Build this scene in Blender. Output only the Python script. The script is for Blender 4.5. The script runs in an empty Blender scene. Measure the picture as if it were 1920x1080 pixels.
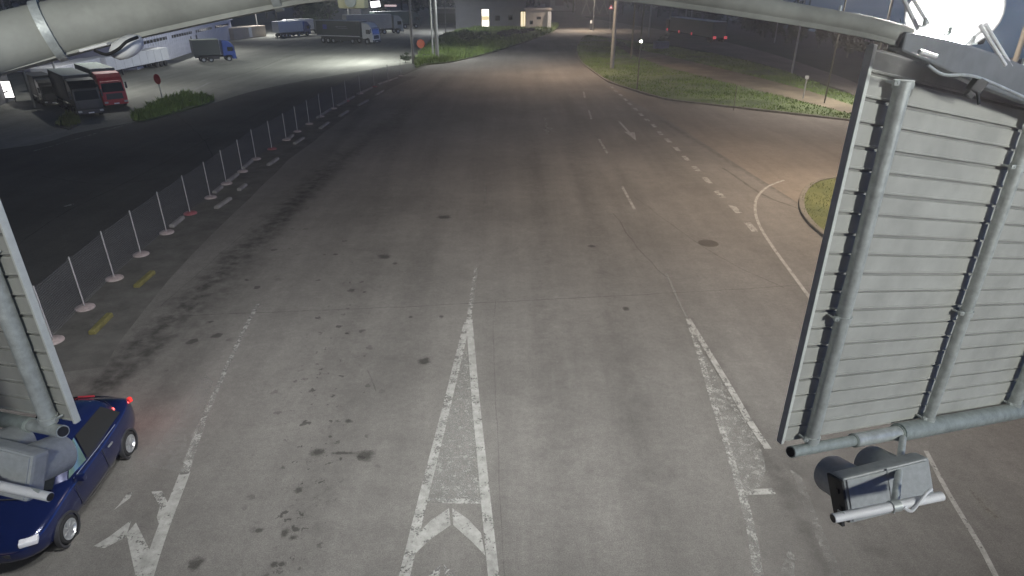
import bpy, bmesh, math, random
from mathutils import Vector, Matrix, noise
from mathutils.geometry import tessellate_polygon
random.seed(7)
R = math.radians
S = bpy.context.scene
C = S.collection

# ------------------------------------------------------------------ camera
F, PITCH, H = 1174.0, R(25.5), 8.0
CP, SP = math.cos(PITCH), math.sin(PITCH)
cd = bpy.data.cameras.new('camera'); cam = bpy.data.objects.new('camera', cd); C.objects.link(cam)
cam.location = (0, 0, H); cam.rotation_euler = (math.pi/2 - PITCH, 0, 0)
cd.sensor_width = 36; cd.lens = F/1920*36; cd.clip_start = 0.05; cd.clip_end = 6000
S.camera = cam

# ------------------------------------------------------------------ dusk sky and exposure
w = bpy.data.worlds.new('World'); S.world = w; w.use_nodes = True
nt = w.node_tree; bg = nt.nodes['Background']
sky = nt.nodes.new('ShaderNodeTexSky'); sky.sky_type = 'NISHITA'; sky.sun_disc = False
sky.sun_elevation = R(3); sky.sun_rotation = R(200); sky.ozone_density = 4.0
wc = nt.nodes.new('ShaderNodeTexCoord'); wx = nt.nodes.new('ShaderNodeSeparateXYZ'); nt.links.new(wc.outputs['Generated'], wx.inputs[0])
wr = nt.nodes.new('ShaderNodeValToRGB'); wr.color_ramp.elements[0].position = .60; wr.color_ramp.elements[1].position = .85
wr.color_ramp.elements[0].color = (.32, .33, .38, 1); wr.color_ramp.elements[1].color = (1.7, 4.2, 17, 1)      # dusk glow left in the right-hand sky
wa_ = nt.nodes.new('ShaderNodeMath'); wa_.operation = 'MULTIPLY_ADD'; wa_.inputs[1].default_value = .5; wa_.inputs[2].default_value = .5
nt.links.new(wx.outputs[0], wa_.inputs[0])
wz = nt.nodes.new('ShaderNodeMapRange'); wz.clamp = True
wz.inputs[1].default_value = .30; wz.inputs[2].default_value = .08; nt.links.new(wx.outputs[2], wz.inputs[0])     # the glow stays low over the horizon
wy = nt.nodes.new('ShaderNodeMath'); wy.operation = 'MULTIPLY'; nt.links.new(wa_.outputs[0], wy.inputs[0]); nt.links.new(wz.outputs[0], wy.inputs[1])
nt.links.new(wy.outputs[0], wr.inputs[0])
wm = nt.nodes.new('ShaderNodeMix'); wm.data_type = 'RGBA'; wm.blend_type = 'MULTIPLY'; wm.inputs[0].default_value = 1; wm.clamp_result = False
nt.links.new(sky.outputs[0], wm.inputs[6]); nt.links.new(wr.outputs[0], wm.inputs[7]); nt.links.new(wm.outputs[2], bg.inputs[0]); bg.inputs[1].default_value = 0.15
sl = bpy.data.lights.new('sun', 'SUN'); so = bpy.data.objects.new('sun', sl); C.objects.link(so)
sl.energy = 0.004; sl.angle = R(20); sl.color = (0.6, 0.7, 1.0); so.rotation_euler = (R(60), 0, R(200))
S.view_settings.view_transform = 'Standard'; S.view_settings.look = 'None'
S.view_settings.exposure = 0.0; S.view_settings.gamma = 1.0
S.cycles.use_denoising = True
S.cycles.max_bounces = 5; S.cycles.transparent_max_bounces = 12
S.cycles.sample_clamp_indirect = 4.0

# ------------------------------------------------------------------ helpers
def ray(x, y):
    u, v = (x-960)/F, (y-540)/F
    return Vector((u, CP - v*SP, -SP - v*CP))
def P(x, y, z=0.0):
    d = ray(x, y); t = (z-H)/d.z
    return Vector((d.x*t, d.y*t, z))
def U(x, y, d):
    return Vector((0, 0, H)) + ray(x, y)*d
def smooth_path(pts, n=4, closed=False):
    out = []; N = len(pts); rng = N if closed else N-1
    for i in range(rng):
        if closed: p0, p1, p2, p3 = pts[i-1], pts[i], pts[(i+1) % N], pts[(i+2) % N]
        else: p0, p1, p2, p3 = pts[max(i-1, 0)], pts[i], pts[i+1], pts[min(i+2, N-1)]
        for k in range(n):
            t = k/n
            out.append(0.5*((2*p1)+(p2-p0)*t+(2*p0-5*p1+4*p2-p3)*t*t+(3*p1-p0-3*p2+p3)*t**3))
    if not closed: out.append(pts[-1].copy())
    return out
def spath(px, n=4, closed=False, z=0.0):
    return smooth_path([P(x, y, z) for x, y in px], n, closed)

class MB:
    def __init__(s): s.v = []; s.f = []
    def add(s, vs, fs):
        o = len(s.v); s.v += [Vector(v) for v in vs]; s.f += [tuple(i+o for i in f) for f in fs]; return s
    def box(s, c, size, rot=None, bev=0.0):
        bm = bmesh.new(); bmesh.ops.create_cube(bm, size=1)
        for v in bm.verts: v.co = Vector((v.co.x*size[0], v.co.y*size[1], v.co.z*size[2]))
        if bev: bmesh.ops.bevel(bm, geom=bm.edges[:], offset=bev, segments=2, affect='EDGES', profile=0.6)
        M = rot.to_3x3() if rot is not None else Matrix.Identity(3)
        bm.verts.index_update()
        s.add([Vector(c)+M @ v.co for v in bm.verts], [[v.index for v in f.verts] for f in bm.faces]); bm.free(); return s
    def tube(s, pts, r, n=10, cap=True, inner=0.0):
        pts = [Vector(p) for p in pts]
        rs = r if isinstance(r, (list, tuple)) else [r]*len(pts)
        rings = []; prev = None
        for i, p in enumerate(pts):
            t = (pts[min(i+1, len(pts)-1)]-pts[max(i-1, 0)]).normalized()
            if prev is None:
                a = Vector((0, 0, 1)) if abs(t.z) < .9 else Vector((1, 0, 0))
                nx = t.cross(a).normalized()
            else: nx = (prev - t*prev.dot(t)).normalized()
            prev = nx; ny = t.cross(nx)
            rings.append([p+(nx*math.cos(2*math.pi*k/n)+ny*math.sin(2*math.pi*k/n))*rs[i] for k in range(n)])
        vs = [v for q in rings for v in q]; fs = []
        for i in range(len(rings)-1):
            for k in range(n):
                a, b = i*n+k, i*n+(k+1) % n
                fs.append((a, b, b+n, a+n))
        if cap: fs.append(tuple(range(n))[::-1]); fs.append(tuple(range((len(rings)-1)*n, len(rings)*n)))
        return s.add(vs, fs)
    def lathe(s, prof, M=None, n=20):
        M = M or Matrix.Identity(4); vs = []; fs = []
        for r, z in prof:
            for k in range(n):
                a = 2*math.pi*k/n; vs.append(M @ Vector((r*math.cos(a), r*math.sin(a), z)))
        for i in range(len(prof)-1):
            for k in range(n):
                a, b = i*n+k, i*n+(k+1) % n; fs.append((a, b, b+n, a+n))
        return s.add(vs, fs)
    def extrude_x(s, prof, x0, x1):          # prof: (y,z) outline
        n = len(prof); vs = [(x0, y, z) for y, z in prof]+[(x1, y, z) for y, z in prof]
        fs = [(i, (i+1) % n, (i+1) % n+n, i+n) for i in range(n)]
        fs += [tuple(range(n))[::-1], tuple(range(n, 2*n))]
        return s.add(vs, fs)
    def quad(s, a, b, c, d): return s.add([a, b, c, d], [(0, 1, 2, 3)])
    def prism(s, poly, z0, z1):
        n = len(poly); tris = tessellate_polygon([[Vector((p.x, p.y, 0)) for p in poly]])
        vs = [Vector((p.x, p.y, z1)) for p in poly]; fs = [tuple(t) for t in tris]
        if z0 is not None:
            vs += [Vector((p.x, p.y, z0)) for p in poly]
            fs += [(i, (i+1) % n, (i+1) % n+n, i+n) for i in range(n)]
        return s.add(vs, fs)
    def ribbon(s, pts, wd, z):
        vs = []; L = len(pts)
        for i, p in enumerate(pts):
            t = (pts[min(i+1, L-1)]-pts[max(i-1, 0)]); t.z = 0; t.normalize()
            nn = Vector((-t.y, t.x, 0)); ww = wd[i] if isinstance(wd, (list, tuple)) else wd
            vs += [Vector((p.x, p.y, z))+nn*ww/2, Vector((p.x, p.y, z))-nn*ww/2]
        return s.add(vs, [(2*i, 2*i+1, 2*i+3, 2*i+2) for i in range(L-1)])
    def build(s, name, m, parent=None, smooth=False, bevel=0.0, sub=0, org=None, fixn=True):
        me = bpy.data.meshes.new(name)
        o = Vector(org) if org is not None else Vector((0, 0, 0))
        me.from_pydata([tuple(v-o) for v in s.v], [], s.f)
        if fixn:
            bm = bmesh.new(); bm.from_mesh(me); bmesh.ops.recalc_face_normals(bm, faces=bm.faces[:]); bm.to_mesh(me); bm.free()
        if smooth:
            me.polygons.foreach_set('use_smooth', [True]*len(me.polygons))
        me.materials.append(m); ob = bpy.data.objects.new(name, me); C.objects.link(ob)
        if parent: ob.parent = parent
        elif org is not None: ob.location = o
        if bevel:
            b = ob.modifiers.new('b', 'BEVEL'); b.width = bevel; b.segments = 2; b.limit_method = 'ANGLE'; b.angle_limit = R(40)
        if sub:
            q = ob.modifiers.new('s', 'SUBSURF'); q.levels = sub; q.render_levels = sub
        if smooth and not sub:
            try: me.set_sharp_from_angle(angle=R(42))
            except Exception: pass
        return ob

def tag(o, label=None, cat=None, group=None, kind=None):
    if label: o['label'] = label
    if cat: o['category'] = cat
    if group: o['group'] = group
    if kind: o['kind'] = kind
    return o
def thing(name, loc, label, cat, group=None, rz=0.0, sc=1.0):
    o = bpy.data.objects.new(name, None); C.objects.link(o); o.location = loc; o.rotation_euler = (0, 0, rz); o.scale = (sc, sc, sc)
    o.empty_display_size = .2
    return tag(o, label, cat, group)
def copy_tree(o, parent=None):
    c = o.copy(); C.objects.link(c)
    if parent: c.parent = parent
    for ch in list(o.children): copy_tree(ch, c)
    return c
def structure(o, label): return tag(o, label, None, None, 'structure')

def mat(name, col, rough=.6, metal=0.0, var=.15, scale=6.0, bump=0.0, bscale=40.0, emit=None, coat=0.0, col2=None, spec=None):
    m = bpy.data.materials.new(name); m.use_nodes = True; n = m.node_tree; b = n.nodes['Principled BSDF']
    b.inputs['Roughness'].default_value = rough; b.inputs['Metallic'].default_value = metal
    if coat: b.inputs['Coat Weight'].default_value = coat
    if spec is not None: b.inputs['Specular IOR Level'].default_value = spec
    tc = n.nodes.new('ShaderNodeTexCoord'); nz = n.nodes.new('ShaderNodeTexNoise')
    nz.inputs['Scale'].default_value = scale; nz.inputs['Detail'].default_value = 5; nz.inputs['Roughness'].default_value = .65
    n.links.new(tc.outputs['Object'], nz.inputs['Vector'])
    rp = n.nodes.new('ShaderNodeValToRGB'); rp.color_ramp.elements[0].position = .3; rp.color_ramp.elements[1].position = .7
    lo = col2 or tuple(c*(1-var) for c in col); hi = tuple(min(1, c*(1+var)) for c in col)
    rp.color_ramp.elements[0].color = (*lo, 1); rp.color_ramp.elements[1].color = (*hi, 1)
    n.links.new(nz.outputs['Fac'], rp.inputs[0]); n.links.new(rp.outputs[0], b.inputs['Base Color'])
    if bump:
        nb = n.nodes.new('ShaderNodeTexNoise'); nb.inputs['Scale'].default_value = bscale; nb.inputs['Detail'].default_value = 4
        n.links.new(tc.outputs['Object'], nb.inputs['Vector'])
        bp = n.nodes.new('ShaderNodeBump'); bp.inputs['Strength'].default_value = bump; bp.inputs['Distance'].default_value = .02
        n.links.new(nb.outputs['Fac'], bp.inputs['Height']); n.links.new(bp.outputs[0], b.inputs['Normal'])
    if emit:
        b.inputs['Emission Color'].default_value = (*emit[0], 1); b.inputs['Emission Strength'].default_value = emit[1]
    return m

def mnode(n, op, a, b=None, clamp=False):
    q = n.nodes.new('ShaderNodeMath'); q.operation = op; q.use_clamp = clamp
    for i, s in enumerate((a, b)):
        if s is None: continue
        if isinstance(s, (int, float)): q.inputs[i].default_value = s
        else: n.links.new(s, q.inputs[i])
    return q.outputs[0]
def ramp(n, fac, a, b, ca=0.0, cb=1.0):
    q = n.nodes.new('ShaderNodeMapRange'); q.clamp = True
    q.inputs[1].default_value = a; q.inputs[2].default_value = b; q.inputs[3].default_value = ca; q.inputs[4].default_value = cb
    n.links.new(fac, q.inputs[0]); return q.outputs[0]

def asphalt(name, col, streaks=(), spotlines=(), patch=.25, speck=.35, rough=.85):
    """worn asphalt in world metres: large patches, stretched tyre wear, fine grain, oily bands along given lines"""
    m = bpy.data.materials.new(name); m.use_nodes = True; n = m.node_tree; b = n.nodes['Principled BSDF']
    b.inputs['Roughness'].default_value = rough; b.inputs['Specular IOR Level'].default_value = .3
    tc = n.nodes.new('ShaderNodeTexCoord'); co = tc.outputs['Object']
    sp = n.nodes.new('ShaderNodeSeparateXYZ'); n.links.new(co, sp.inputs[0])
    def nz(scale, detail=4, vec=co, rough=.6):
        q = n.nodes.new('ShaderNodeTexNoise'); q.inputs['Scale'].default_value = scale; q.inputs['Detail'].default_value = detail
        q.inputs['Roughness'].default_value = rough; n.links.new(vec, q.inputs['Vector']); return q.outputs['Fac']
    mp = n.nodes.new('ShaderNodeMapping'); mp.inputs['Scale'].default_value = (1.0, .06, 1); n.links.new(co, mp.inputs[0])
    f = mnode(n, 'MULTIPLY', ramp(n, nz(.18, 5), .25, .75, 1-patch, 1+patch), ramp(n, nz(.9, 6, mp.outputs[0]), .25, .75, .80, 1.20))
    f = mnode(n, 'MULTIPLY', f, ramp(n, nz(2.2, 6), .3, .7, .9, 1.1))
    f = mnode(n, 'MULTIPLY', f, ramp(n, nz(9, 6, rough=.75), .3, .7, .84, 1.16))
    f = mnode(n, 'MULTIPLY', f, ramp(n, nz(45, 3, rough=.85), .3, .7, 1-speck, 1+speck))
    def linedist(A, B):
        d = (B-A); d.z = 0; d.normalize()
        # signed distance: (x-Ax)*dy-(y-Ay)*dx ; along: dot
        s = mnode(n, 'SUBTRACT', mnode(n, 'MULTIPLY', sp.outputs[0], d.y), mnode(n, 'MULTIPLY', sp.outputs[1], d.x))
        s = mnode(n, 'SUBTRACT', s, A.x*d.y-A.y*d.x)
        t = mnode(n, 'ADD', mnode(n, 'MULTIPLY', sp.outputs[0], d.x), mnode(n, 'MULTIPLY', sp.outputs[1], d.y))
        t = mnode(n, 'SUBTRACT', t, A.x*d.x+A.y*d.y)
        L = Vector((B.x-A.x, B.y-A.y)).length
        end = mnode(n, 'MULTIPLY', ramp(n, t, -1.5, 1.5), ramp(n, t, L+3, L-3))
        return mnode(n, 'ABSOLUTE', s), end
    for A, B, wd, k in streaks:
        d, e = linedist(A, B)
        wob = mnode(n, 'ADD', d, ramp(n, nz(1.3, 5), .3, .7, -.35*wd, .35*wd))
        band = mnode(n, 'MULTIPLY', ramp(n, wob, wd, wd*.15), e)
        band = mnode(n, 'MULTIPLY', band, ramp(n, nz(3.0, 6), .35, .62, .25, 1))
        f = mnode(n, 'MULTIPLY', f, mnode(n, 'SUBTRACT', 1, mnode(n, 'MULTIPLY', band, k)))
    for A, B, wd, k, sc, th in spotlines:
        d, e = linedist(A, B)
        vo = n.nodes.new('ShaderNodeTexVoronoi'); vo.inputs['Scale'].default_value = sc
        wv = n.nodes.new('ShaderNodeTexNoise'); wv.inputs['Scale'].default_value = sc*1.7; wv.inputs['Detail'].default_value = 4; n.links.new(co, wv.inputs['Vector'])
        mx = n.nodes.new('ShaderNodeMix'); mx.data_type = 'VECTOR'; mx.inputs[0].default_value = .22
        n.links.new(co, mx.inputs[4]); n.links.new(wv.outputs['Color'], mx.inputs[5]); n.links.new(mx.outputs[1], vo.inputs['Vector'])
        sc_col = n.nodes.new('ShaderNodeSeparateXYZ'); n.links.new(vo.outputs['Color'], sc_col.inputs[0])
        rad = mnode(n, 'MULTIPLY', ramp(n, sc_col.outputs[0], .55, 1.0), th)
        spot = ramp(n, mnode(n, 'SUBTRACT', rad, vo.outputs['Distance']), 0.0, .06)
        band = mnode(n, 'MULTIPLY', mnode(n, 'MULTIPLY', ramp(n, d, wd, wd*.3), e), spot)
        f = mnode(n, 'MULTIPLY', f, mnode(n, 'SUBTRACT', 1, mnode(n, 'MULTIPLY', band, k)))
    mc = n.nodes.new('ShaderNodeMix'); mc.data_type = 'RGBA'; mc.blend_type = 'MULTIPLY'; mc.inputs[0].default_value = 1
    mc.inputs[6].default_value = (*col, 1)
    cb = n.nodes.new('ShaderNodeCombineXYZ')
    for i in range(3): n.links.new(f, cb.inputs[i])
    n.links.new(cb.outputs[0], mc.inputs[7]); n.links.new(mc.outputs[2], b.inputs['Base Color'])
    bp = n.nodes.new('ShaderNodeBump'); bp.inputs['Strength'].default_value = .35; bp.inputs['Distance'].default_value = .01
    n.links.new(nz(70, 3), bp.inputs['Height']); n.links.new(bp.outputs[0], b.inputs['Normal'])
    return m

def worn(name, col, keep, scale=4.0, soft=.06, rough=.7, amax=1.0):
    """paint worn through to the asphalt: keep = share of paint left"""
    m = bpy.data.materials.new(name); m.use_nodes = True; n = m.node_tree; b = n.nodes['Principled BSDF']
    b.inputs['Roughness'].default_value = rough
    tc = n.nodes.new('ShaderNodeTexCoord')
    def nz(sc, d):
        q = n.nodes.new('ShaderNodeTexNoise'); q.inputs['Scale'].default_value = sc; q.inputs['Detail'].default_value = d; q.inputs['Roughness'].default_value = .7
        n.links.new(tc.outputs['Object'], q.inputs['Vector']); return q.outputs['Fac']
    base = mnode(n, 'ADD', mnode(n, 'MULTIPLY', nz(scale, 6), .6), mnode(n, 'MULTIPLY', nz(scale*6, 4), .4))
    th = .5+(.5-keep)*.25
    a = ramp(n, base, th-soft, th+soft, 0.0, amax)
    mp = ramp(n, nz(5, 6), .3, .7, .5, 1.0)
    cb = n.nodes.new('ShaderNodeMix'); cb.data_type = 'RGBA'; cb.blend_type = 'MULTIPLY'; cb.inputs[0].default_value = 1; cb.inputs[6].default_value = (*col, 1)
    cx = n.nodes.new('ShaderNodeCombineXYZ')
    for i in range(3): n.links.new(mp, cx.inputs[i])
    n.links.new(cx.outputs[0], cb.inputs[7]); n.links.new(cb.outputs[2], b.inputs['Base Color'])
    tr = n.nodes.new('ShaderNodeBsdfTransparent'); ms = n.nodes.new('ShaderNodeMixShader')
    n.links.new(a, ms.inputs[0]); n.links.new(tr.outputs[0], ms.inputs[1]); n.links.new(b.outputs[0], ms.inputs[2])
    n.links.new(ms.outputs[0], n.nodes['Material Output'].inputs[0])
    return m

def emission(name, col, k):
    m = bpy.data.materials.new(name); m.use_nodes = True; n = m.node_tree; b = n.nodes['Principled BSDF']
    b.inputs['Base Color'].default_value = (*col, 1); b.inputs['Emission Color'].default_value = (*col, 1); b.inputs['Emission Strength'].default_value = k
    return m

M = {}
M['galv'] = mat('galvanised', (.52, .55, .54), .42, .2, .22, 14, .15, 60)
M['galv_dark'] = mat('galvanised_dull', (.37, .41, .395), .6, .25, .25, 12, .15, 60)
M['steel_paint'] = mat('grey_paint', (.33, .335, .305), .7, 0, .28, 2.4, .12, 12)
M['slat'] = mat('aluminium_slat', (.47, .47, .44), .7, 0, .16, 2.2)
M['slat_groove'] = mat('slat_groove', (.30, .30, .285), .8)
M['slat_edge'] = mat('slat_edge', (.72, .74, .70), .5, .0, .1, 10)
M['housing'] = mat('signal_plastic', (.40, .42, .435), .5, 0, .12, 25, .05, 80)
M['housing_dark'] = mat('signal_inside', (.02, .02, .022), .6)
M['white_pipe'] = mat('white_pipe', (.82, .82, .84), .5, 0, .05, 8)
M['cable_w'] = mat('white_cable', (.75, .76, .78), .5)
M['black'] = mat('black_rubber', (.018, .018, .02), .75, 0, .3, 30)
M['dark'] = mat('dark_plastic', (.03, .03, .033), .5, 0, .2, 20)
M['white'] = mat('white_paint', (.72, .72, .72), .45, 0, .08, 3)
M['cream'] = mat('cream_plastic', (.50, .50, .34), .5, 0, .1, 8)
M['concrete'] = mat('concrete', (.32, .31, .29), .85, 0, .2, 3, .2, 30)
M['kerbstone'] = mat('kerbstone', (.115, .108, .095), .9, 0, .3, 3, .3, 20)
M['pole'] = mat('pole_steel', (.20, .20, .19), .6, .2, .15, 4)
M['pole_light'] = mat('pole_pale', (.26, .265, .26), .5, .1, .1, 4)
M['pole_thin'] = mat('pole_thin', (.10, .095, .07), .6, .1, .15, 4)
M['chrome'] = mat('rim_alloy', (.45, .46, .47), .35, .7, .1, 20)
M['glass'] = mat('dark_glass', (.012, .014, .016), .08, 0, .1, 5, coat=.4)
M['red'] = mat('red_paint', (.42, .022, .03), .4, 0, .12, 3)
M['signred'] = mat('sign_red', (.30, .02, .03), .55, 0, .15, 6)
M['post_white'] = mat('post_white', (.25, .245, .25), .6, 0, .15, 12)
M['foot_pale'] = mat('foot_pale', (.25, .21, .21), .8, 0, .25, 8, .2, 30)
M['foot_red'] = mat('foot_red', (.20, .06, .07), .8, 0, .35, 5, .2, 30)
M['yellow'] = mat('yellow_paint', (.10, .09, .028), .75, 0, .35, 6, .2, 30)
M['kerb_block'] = mat('kerb_block', (.16, .155, .15), .85, 0, .3, 5, .2, 30)
M['lamp_white'] = emission('lamp_white', (1, .98, .95), 60)

# ------------------------------------------------------------------ ground sheets
soil = mat('soil', (.035, .035, .025), .95, 0, .4, .15, .3, 3)
g = MB().prism([Vector(q) for q in ((-420, -120, 0), (150, -120, 0), (150, 40, 0), (66, 62, 0), (64, 120, 0), (62, 200, 0), (70, 420, 0), (-420, 420, 0))], None, -.06).build('ground', soil)
structure(g, 'dark bare ground reaching to the dark woods all round')

fence_px = [(60, 690), (100, 640), (160, 578), (215, 523), (265, 478), (313, 437), (357, 401), (395, 371), (425, 345), (455, 322), (480, 299), (510, 280), (537, 263), (558, 247), (580, 233), (602, 219), (626, 204), (650, 190), (676, 176), (702, 163), (728, 152), (752, 143)]
fence_pts = [P(*p) for p in fence_px]

road_m = asphalt('road_asphalt', (.114, .109, .105),
    streaks=[(P(95, 800), P(640, 300), .75, .75), (P(160, 760), P(430, 545), .4, .45), (P(640, 300), P(850, 140), .9, .35), (P(560, 1080), P(760, 180), .7, .2), (P(700, 1080), P(830, 180), .6, .16), (P(1080, 1080), P(985, 180), .7, .18), (P(1260, 1080), P(1060, 180), .7, .18), (P(180, 900), P(700, 180), .6, .25), (P(1700, 1080), P(1420, 800), .5, .4), (P(1560, 1080), P(1290, 600), .28, .4), (P(1240, 225), P(1545, 410), .3, .4)],
    spotlines=[(P(560, 1120), P(650, 420), 1.6, .62, 3.8, .30), (P(530, 1120), P(640, 560), .9, .62, 7.5, .40), (P(540, 1100), P(600, 820), .6, .5, 14, .42), (P(330, 700), P(560, 430), .9, .6, 2.6, .36)])
lot_m = asphalt('dark_asphalt', (.052, .052, .051), patch=.4, speck=.3)  # asphalt colour set low, also standing in for missing lamplight
conc_m = asphalt('lot_concrete', (.17, .17, .155), patch=.22, speck=.2)
side_m = asphalt('side_asphalt', (.125, .112, .10), patch=.2)
farroad_m = asphalt('far_asphalt', (.12, .108, .095), patch=.25)
dirt_m = mat('dirt_strip', (.066, .064, .061), .95, 0, .4, 1.2, .4, 12)
path_m = mat('trodden_path', (.10, .085, .06), .95, 0, .35, .5, .4, 8)

lot = MB().prism([Vector((-260, -8, 0)), Vector((-9, -8, 0)), Vector((-9, 20, 0)), P(752, 143), P(800, 100), P(900, 30), Vector((-30, 320, 0)), Vector((-260, 320, 0))], None, -.008).build('concrete_lot', conc_m)
structure(lot, 'pale concrete truck lot lit by lamps')
dark_px = [(-900, 640), (-300, 330), (60, 272), (140, 250), (245, 230), (330, 212), (410, 190), (470, 172), (560, 153), (660, 136), (745, 122), (785, 118)]
dpts = spath(dark_px, 3)
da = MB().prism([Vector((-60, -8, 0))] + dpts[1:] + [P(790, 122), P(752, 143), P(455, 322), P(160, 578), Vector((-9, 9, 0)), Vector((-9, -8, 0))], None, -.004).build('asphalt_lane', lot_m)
structure(da, 'dark asphalt lane left of the fence, colour lowered for missing lamplight')
road_px_l = [(100, 640), (265, 478), (425, 345), (558, 247), (650, 190), (752, 143), (800, 123), (850, 117), (920, 100), (985, 80), (1035, 62), (1052, 47), (1040, 36), (1000, 22)]
road_px_r = [(1090, 22), (1100, 34), (1180, 50), (1100, 66), (1082, 90), (1090, 118), (1140, 155), (1240, 188), (1400, 206), (1600, 228), (1900, 262)]
rl = [Vector((-11.2, -8, 0))] + [P(*p) for p in road_px_l]
rr = [P(*p) for p in road_px_r] + [Vector((60, 42, 0)), Vector((60, -8, 0))]
rd = MB().prism(rl+rr, None, 0.0).build('road', road_m); structure(rd, 'wide worn grey asphalt road under the gantry')
side = MB().prism([P(1130, 160), P(1200, 178), P(1400, 206), P(1600, 228), P(1900, 262), Vector((60, 42, 0)), Vector((60, 12, 0)), P(1700, 560), P(1560, 420), P(1400, 320), P(1260, 230)], None, .004).build('side_road', side_m)
structure(side, 'side road turning right between the grass islands')
fr_top = spath([(1000, 12), (1060, 26), (1130, 38), (1230, 54), (1330, 72), (1430, 96), (1530, 128), (1620, 162), (1920, 300)], 3)
fr_bot = spath([(1960, 380), (1620, 186), (1520, 150), (1430, 120), (1330, 98), (1240, 82), (1150, 72), (1090, 62), (1030, 40)], 3)
fr = MB().prism(fr_top+fr_bot, None, .008).build('back_road', farroad_m); structure(fr, 'back road curving behind the right grass island')
ds = MB()
for sgn in (1,):
    L = [p.copy() for p in fence_pts]
    ds.ribbon([p+Vector((.75, -.2, 0)) for p in L], 1.9, .004)
o = ds.build('dirt_strip', dirt_m); structure(o, 'dirty strip along the foot of the fence')

# islands with kerbs and grass
grass_g = mat('grass_ground', (.062, .085, .03), .95, 0, .45, .35, .5, 6, col2=(.03, .05, .016))
grass_y = mat('grass_ground_dry', (.065, .07, .025), .95, 0, .5, .5, .5, 6, col2=(.03, .045, .014))
blade_m = mat('grass_blade', (.095, .145, .03), .8, 0, .5, .3, col2=(.04, .072, .015))
blade_dry = mat('grass_blade_dry', (.085, .095, .032), .85, 0, .5, .9, col2=(.03, .05, .014))
blade_weed = mat('weed_blade', (.13, .19, .04), .75, 0, .5, .6, col2=(.05, .09, .02))
def inside(p, poly):
    c = False; n = len(poly)
    for i in range(n):
        a, b = poly[i], poly[i-1]
        if (a.y > p.y) != (b.y > p.y) and p.x < (b.x-a.x)*(p.y-a.y)/(b.y-a.y)+a.x: c = not c
    return c
def blades(poly, n, h, wd, m, z=.1, name='grass', excl=None, label='', seed=1, clump=.4, ymax=None):
    rnd = random.Random(seed); mb = MB()
    x0, x1 = min(p.x for p in poly), max(p.x for p in poly); y0, y1 = min(p.y for p in poly), max(p.y for p in poly)
    if ymax: y1 = min(y1, ymax)
    k = 0; tries = 0
    while k < n and tries < n*30:
        tries += 1
        # denser near the camera
        p = Vector((rnd.uniform(x0, x1), y0+(y1-y0)*rnd.random()**1.35, 0))
        if not inside(p, poly): continue
        if excl and inside(p, excl): continue
        q = noise.noise(Vector((p.x*clump, p.y*clump, seed)))
        if q < rnd.uniform(-.6, .35): continue
        hh = h*rnd.uniform(.5, 1.25)*(1+.5*q); a = rnd.uniform(0, 6.28); ln = rnd.uniform(.1, .6)*hh; b = rnd.uniform(0, 6.28)
        ww = wd*rnd.uniform(.6, 1.4)*(1+p.y/140)
        dx = Vector((math.cos(a), math.sin(a), 0))*ww/2; ld = Vector((math.cos(b), math.sin(b), 0))*ln
        base = Vector((p.x, p.y, z-.02))
        mid = base+Vector((0, 0, hh*.6))+ld*.35
        mb.add([base-dx, base+dx, mid+dx*.7, mid-dx*.7, base+ld+Vector((0, 0, hh))], [(0, 1, 2, 3), (3, 2, 4)])
        k += 1
    o = mb.build(name, m, fixn=False); tag(o, label, 'grass', None, 'stuff'); return o
def island(px, mat_, label, kerb_idx=None, z=.10, n=4, raw=None):
    poly = raw or spath(px, n, True)
    o = MB().prism(poly, -.05, z).build('grass_island', mat_); structure(o, label)
    return poly
isl_px = [(1100, 68), (1084, 85), (1083, 102), (1092, 118), (1112, 134), (1142, 154), (1195, 172), (1250, 187), (1320, 196), (1400, 205), (1500, 216), (1600, 228), (1750, 248), (1900, 268), (2100, 300), (2100, 262), (1800, 222), (1620, 188), (1520, 153), (1430, 123), (1330, 101), (1240, 86), (1150, 74)]
isl = island(isl_px, grass_g, 'large grass island with poles right of the road')
def kerb(px, label, wd=.16, h=.13):
    pts = spath(px, 5); mb = MB(); L = len(pts); vs = []; fs = []
    for i, p in enumerate(pts):
        t = (pts[min(i+1, L-1)]-pts[max(i-1, 0)]).normalized(); nn = Vector((-t.y, t.x, 0))*wd/2
        vs += [p-nn+Vector((0, 0, -.05)), p-nn+Vector((0, 0, h-.02)), p-nn*.7+Vector((0, 0, h)), p+nn+Vector((0, 0, h)), p+nn+Vector((0, 0, -.05))]
    for i in range(L-1):
        for k in range(4): fs.append((i*5+k, i*5+k+1, i*5+5+k+1, i*5+5+k))
    fs += [(0, 1, 2, 3, 4), tuple(range((L-1)*5, L*5))]
    o = mb.add(vs, fs).build('kerb', M['kerbstone']); structure(o, label)
kerb(isl_px[0:15], 'stone kerb round the large grass island')
path_px_a = [(1150, 76), (1185, 92), (1240, 104), (1300, 118), (1400, 142), (1500, 168), (1610, 204), (1800, 250), (2000, 285)]
path_px_b = [(2000, 310), (1800, 268), (1610, 220), (1500, 192), (1400, 167), (1300, 141), (1230, 122), (1180, 103), (1140, 78)]
path_poly = [P(x, y) for x, y in path_px_a+path_px_b]
o = MB().prism(path_poly, None, .106).build('path', path_m); structure(o, 'trodden earth path across the grass island')
blades(isl, 26000, .16, .05, blade_m, name='grass', excl=path_poly, label='short rough grass on the large island', seed=3, clump=.25, ymax=150)
isl2_px = [(1640, 332), (1560, 337), (1522, 348), (1504, 370), (1504, 396), (1520, 421), (1545, 443), (1590, 478), (1680, 540), (1900, 640), (2000, 560), (1900, 350)]
isl2 = island(isl2_px, grass_y, 'small rounded grass island behind the right sign board')
kerb(isl2_px[0:10], 'stone kerb round the small grass island', .2, .13)
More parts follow.
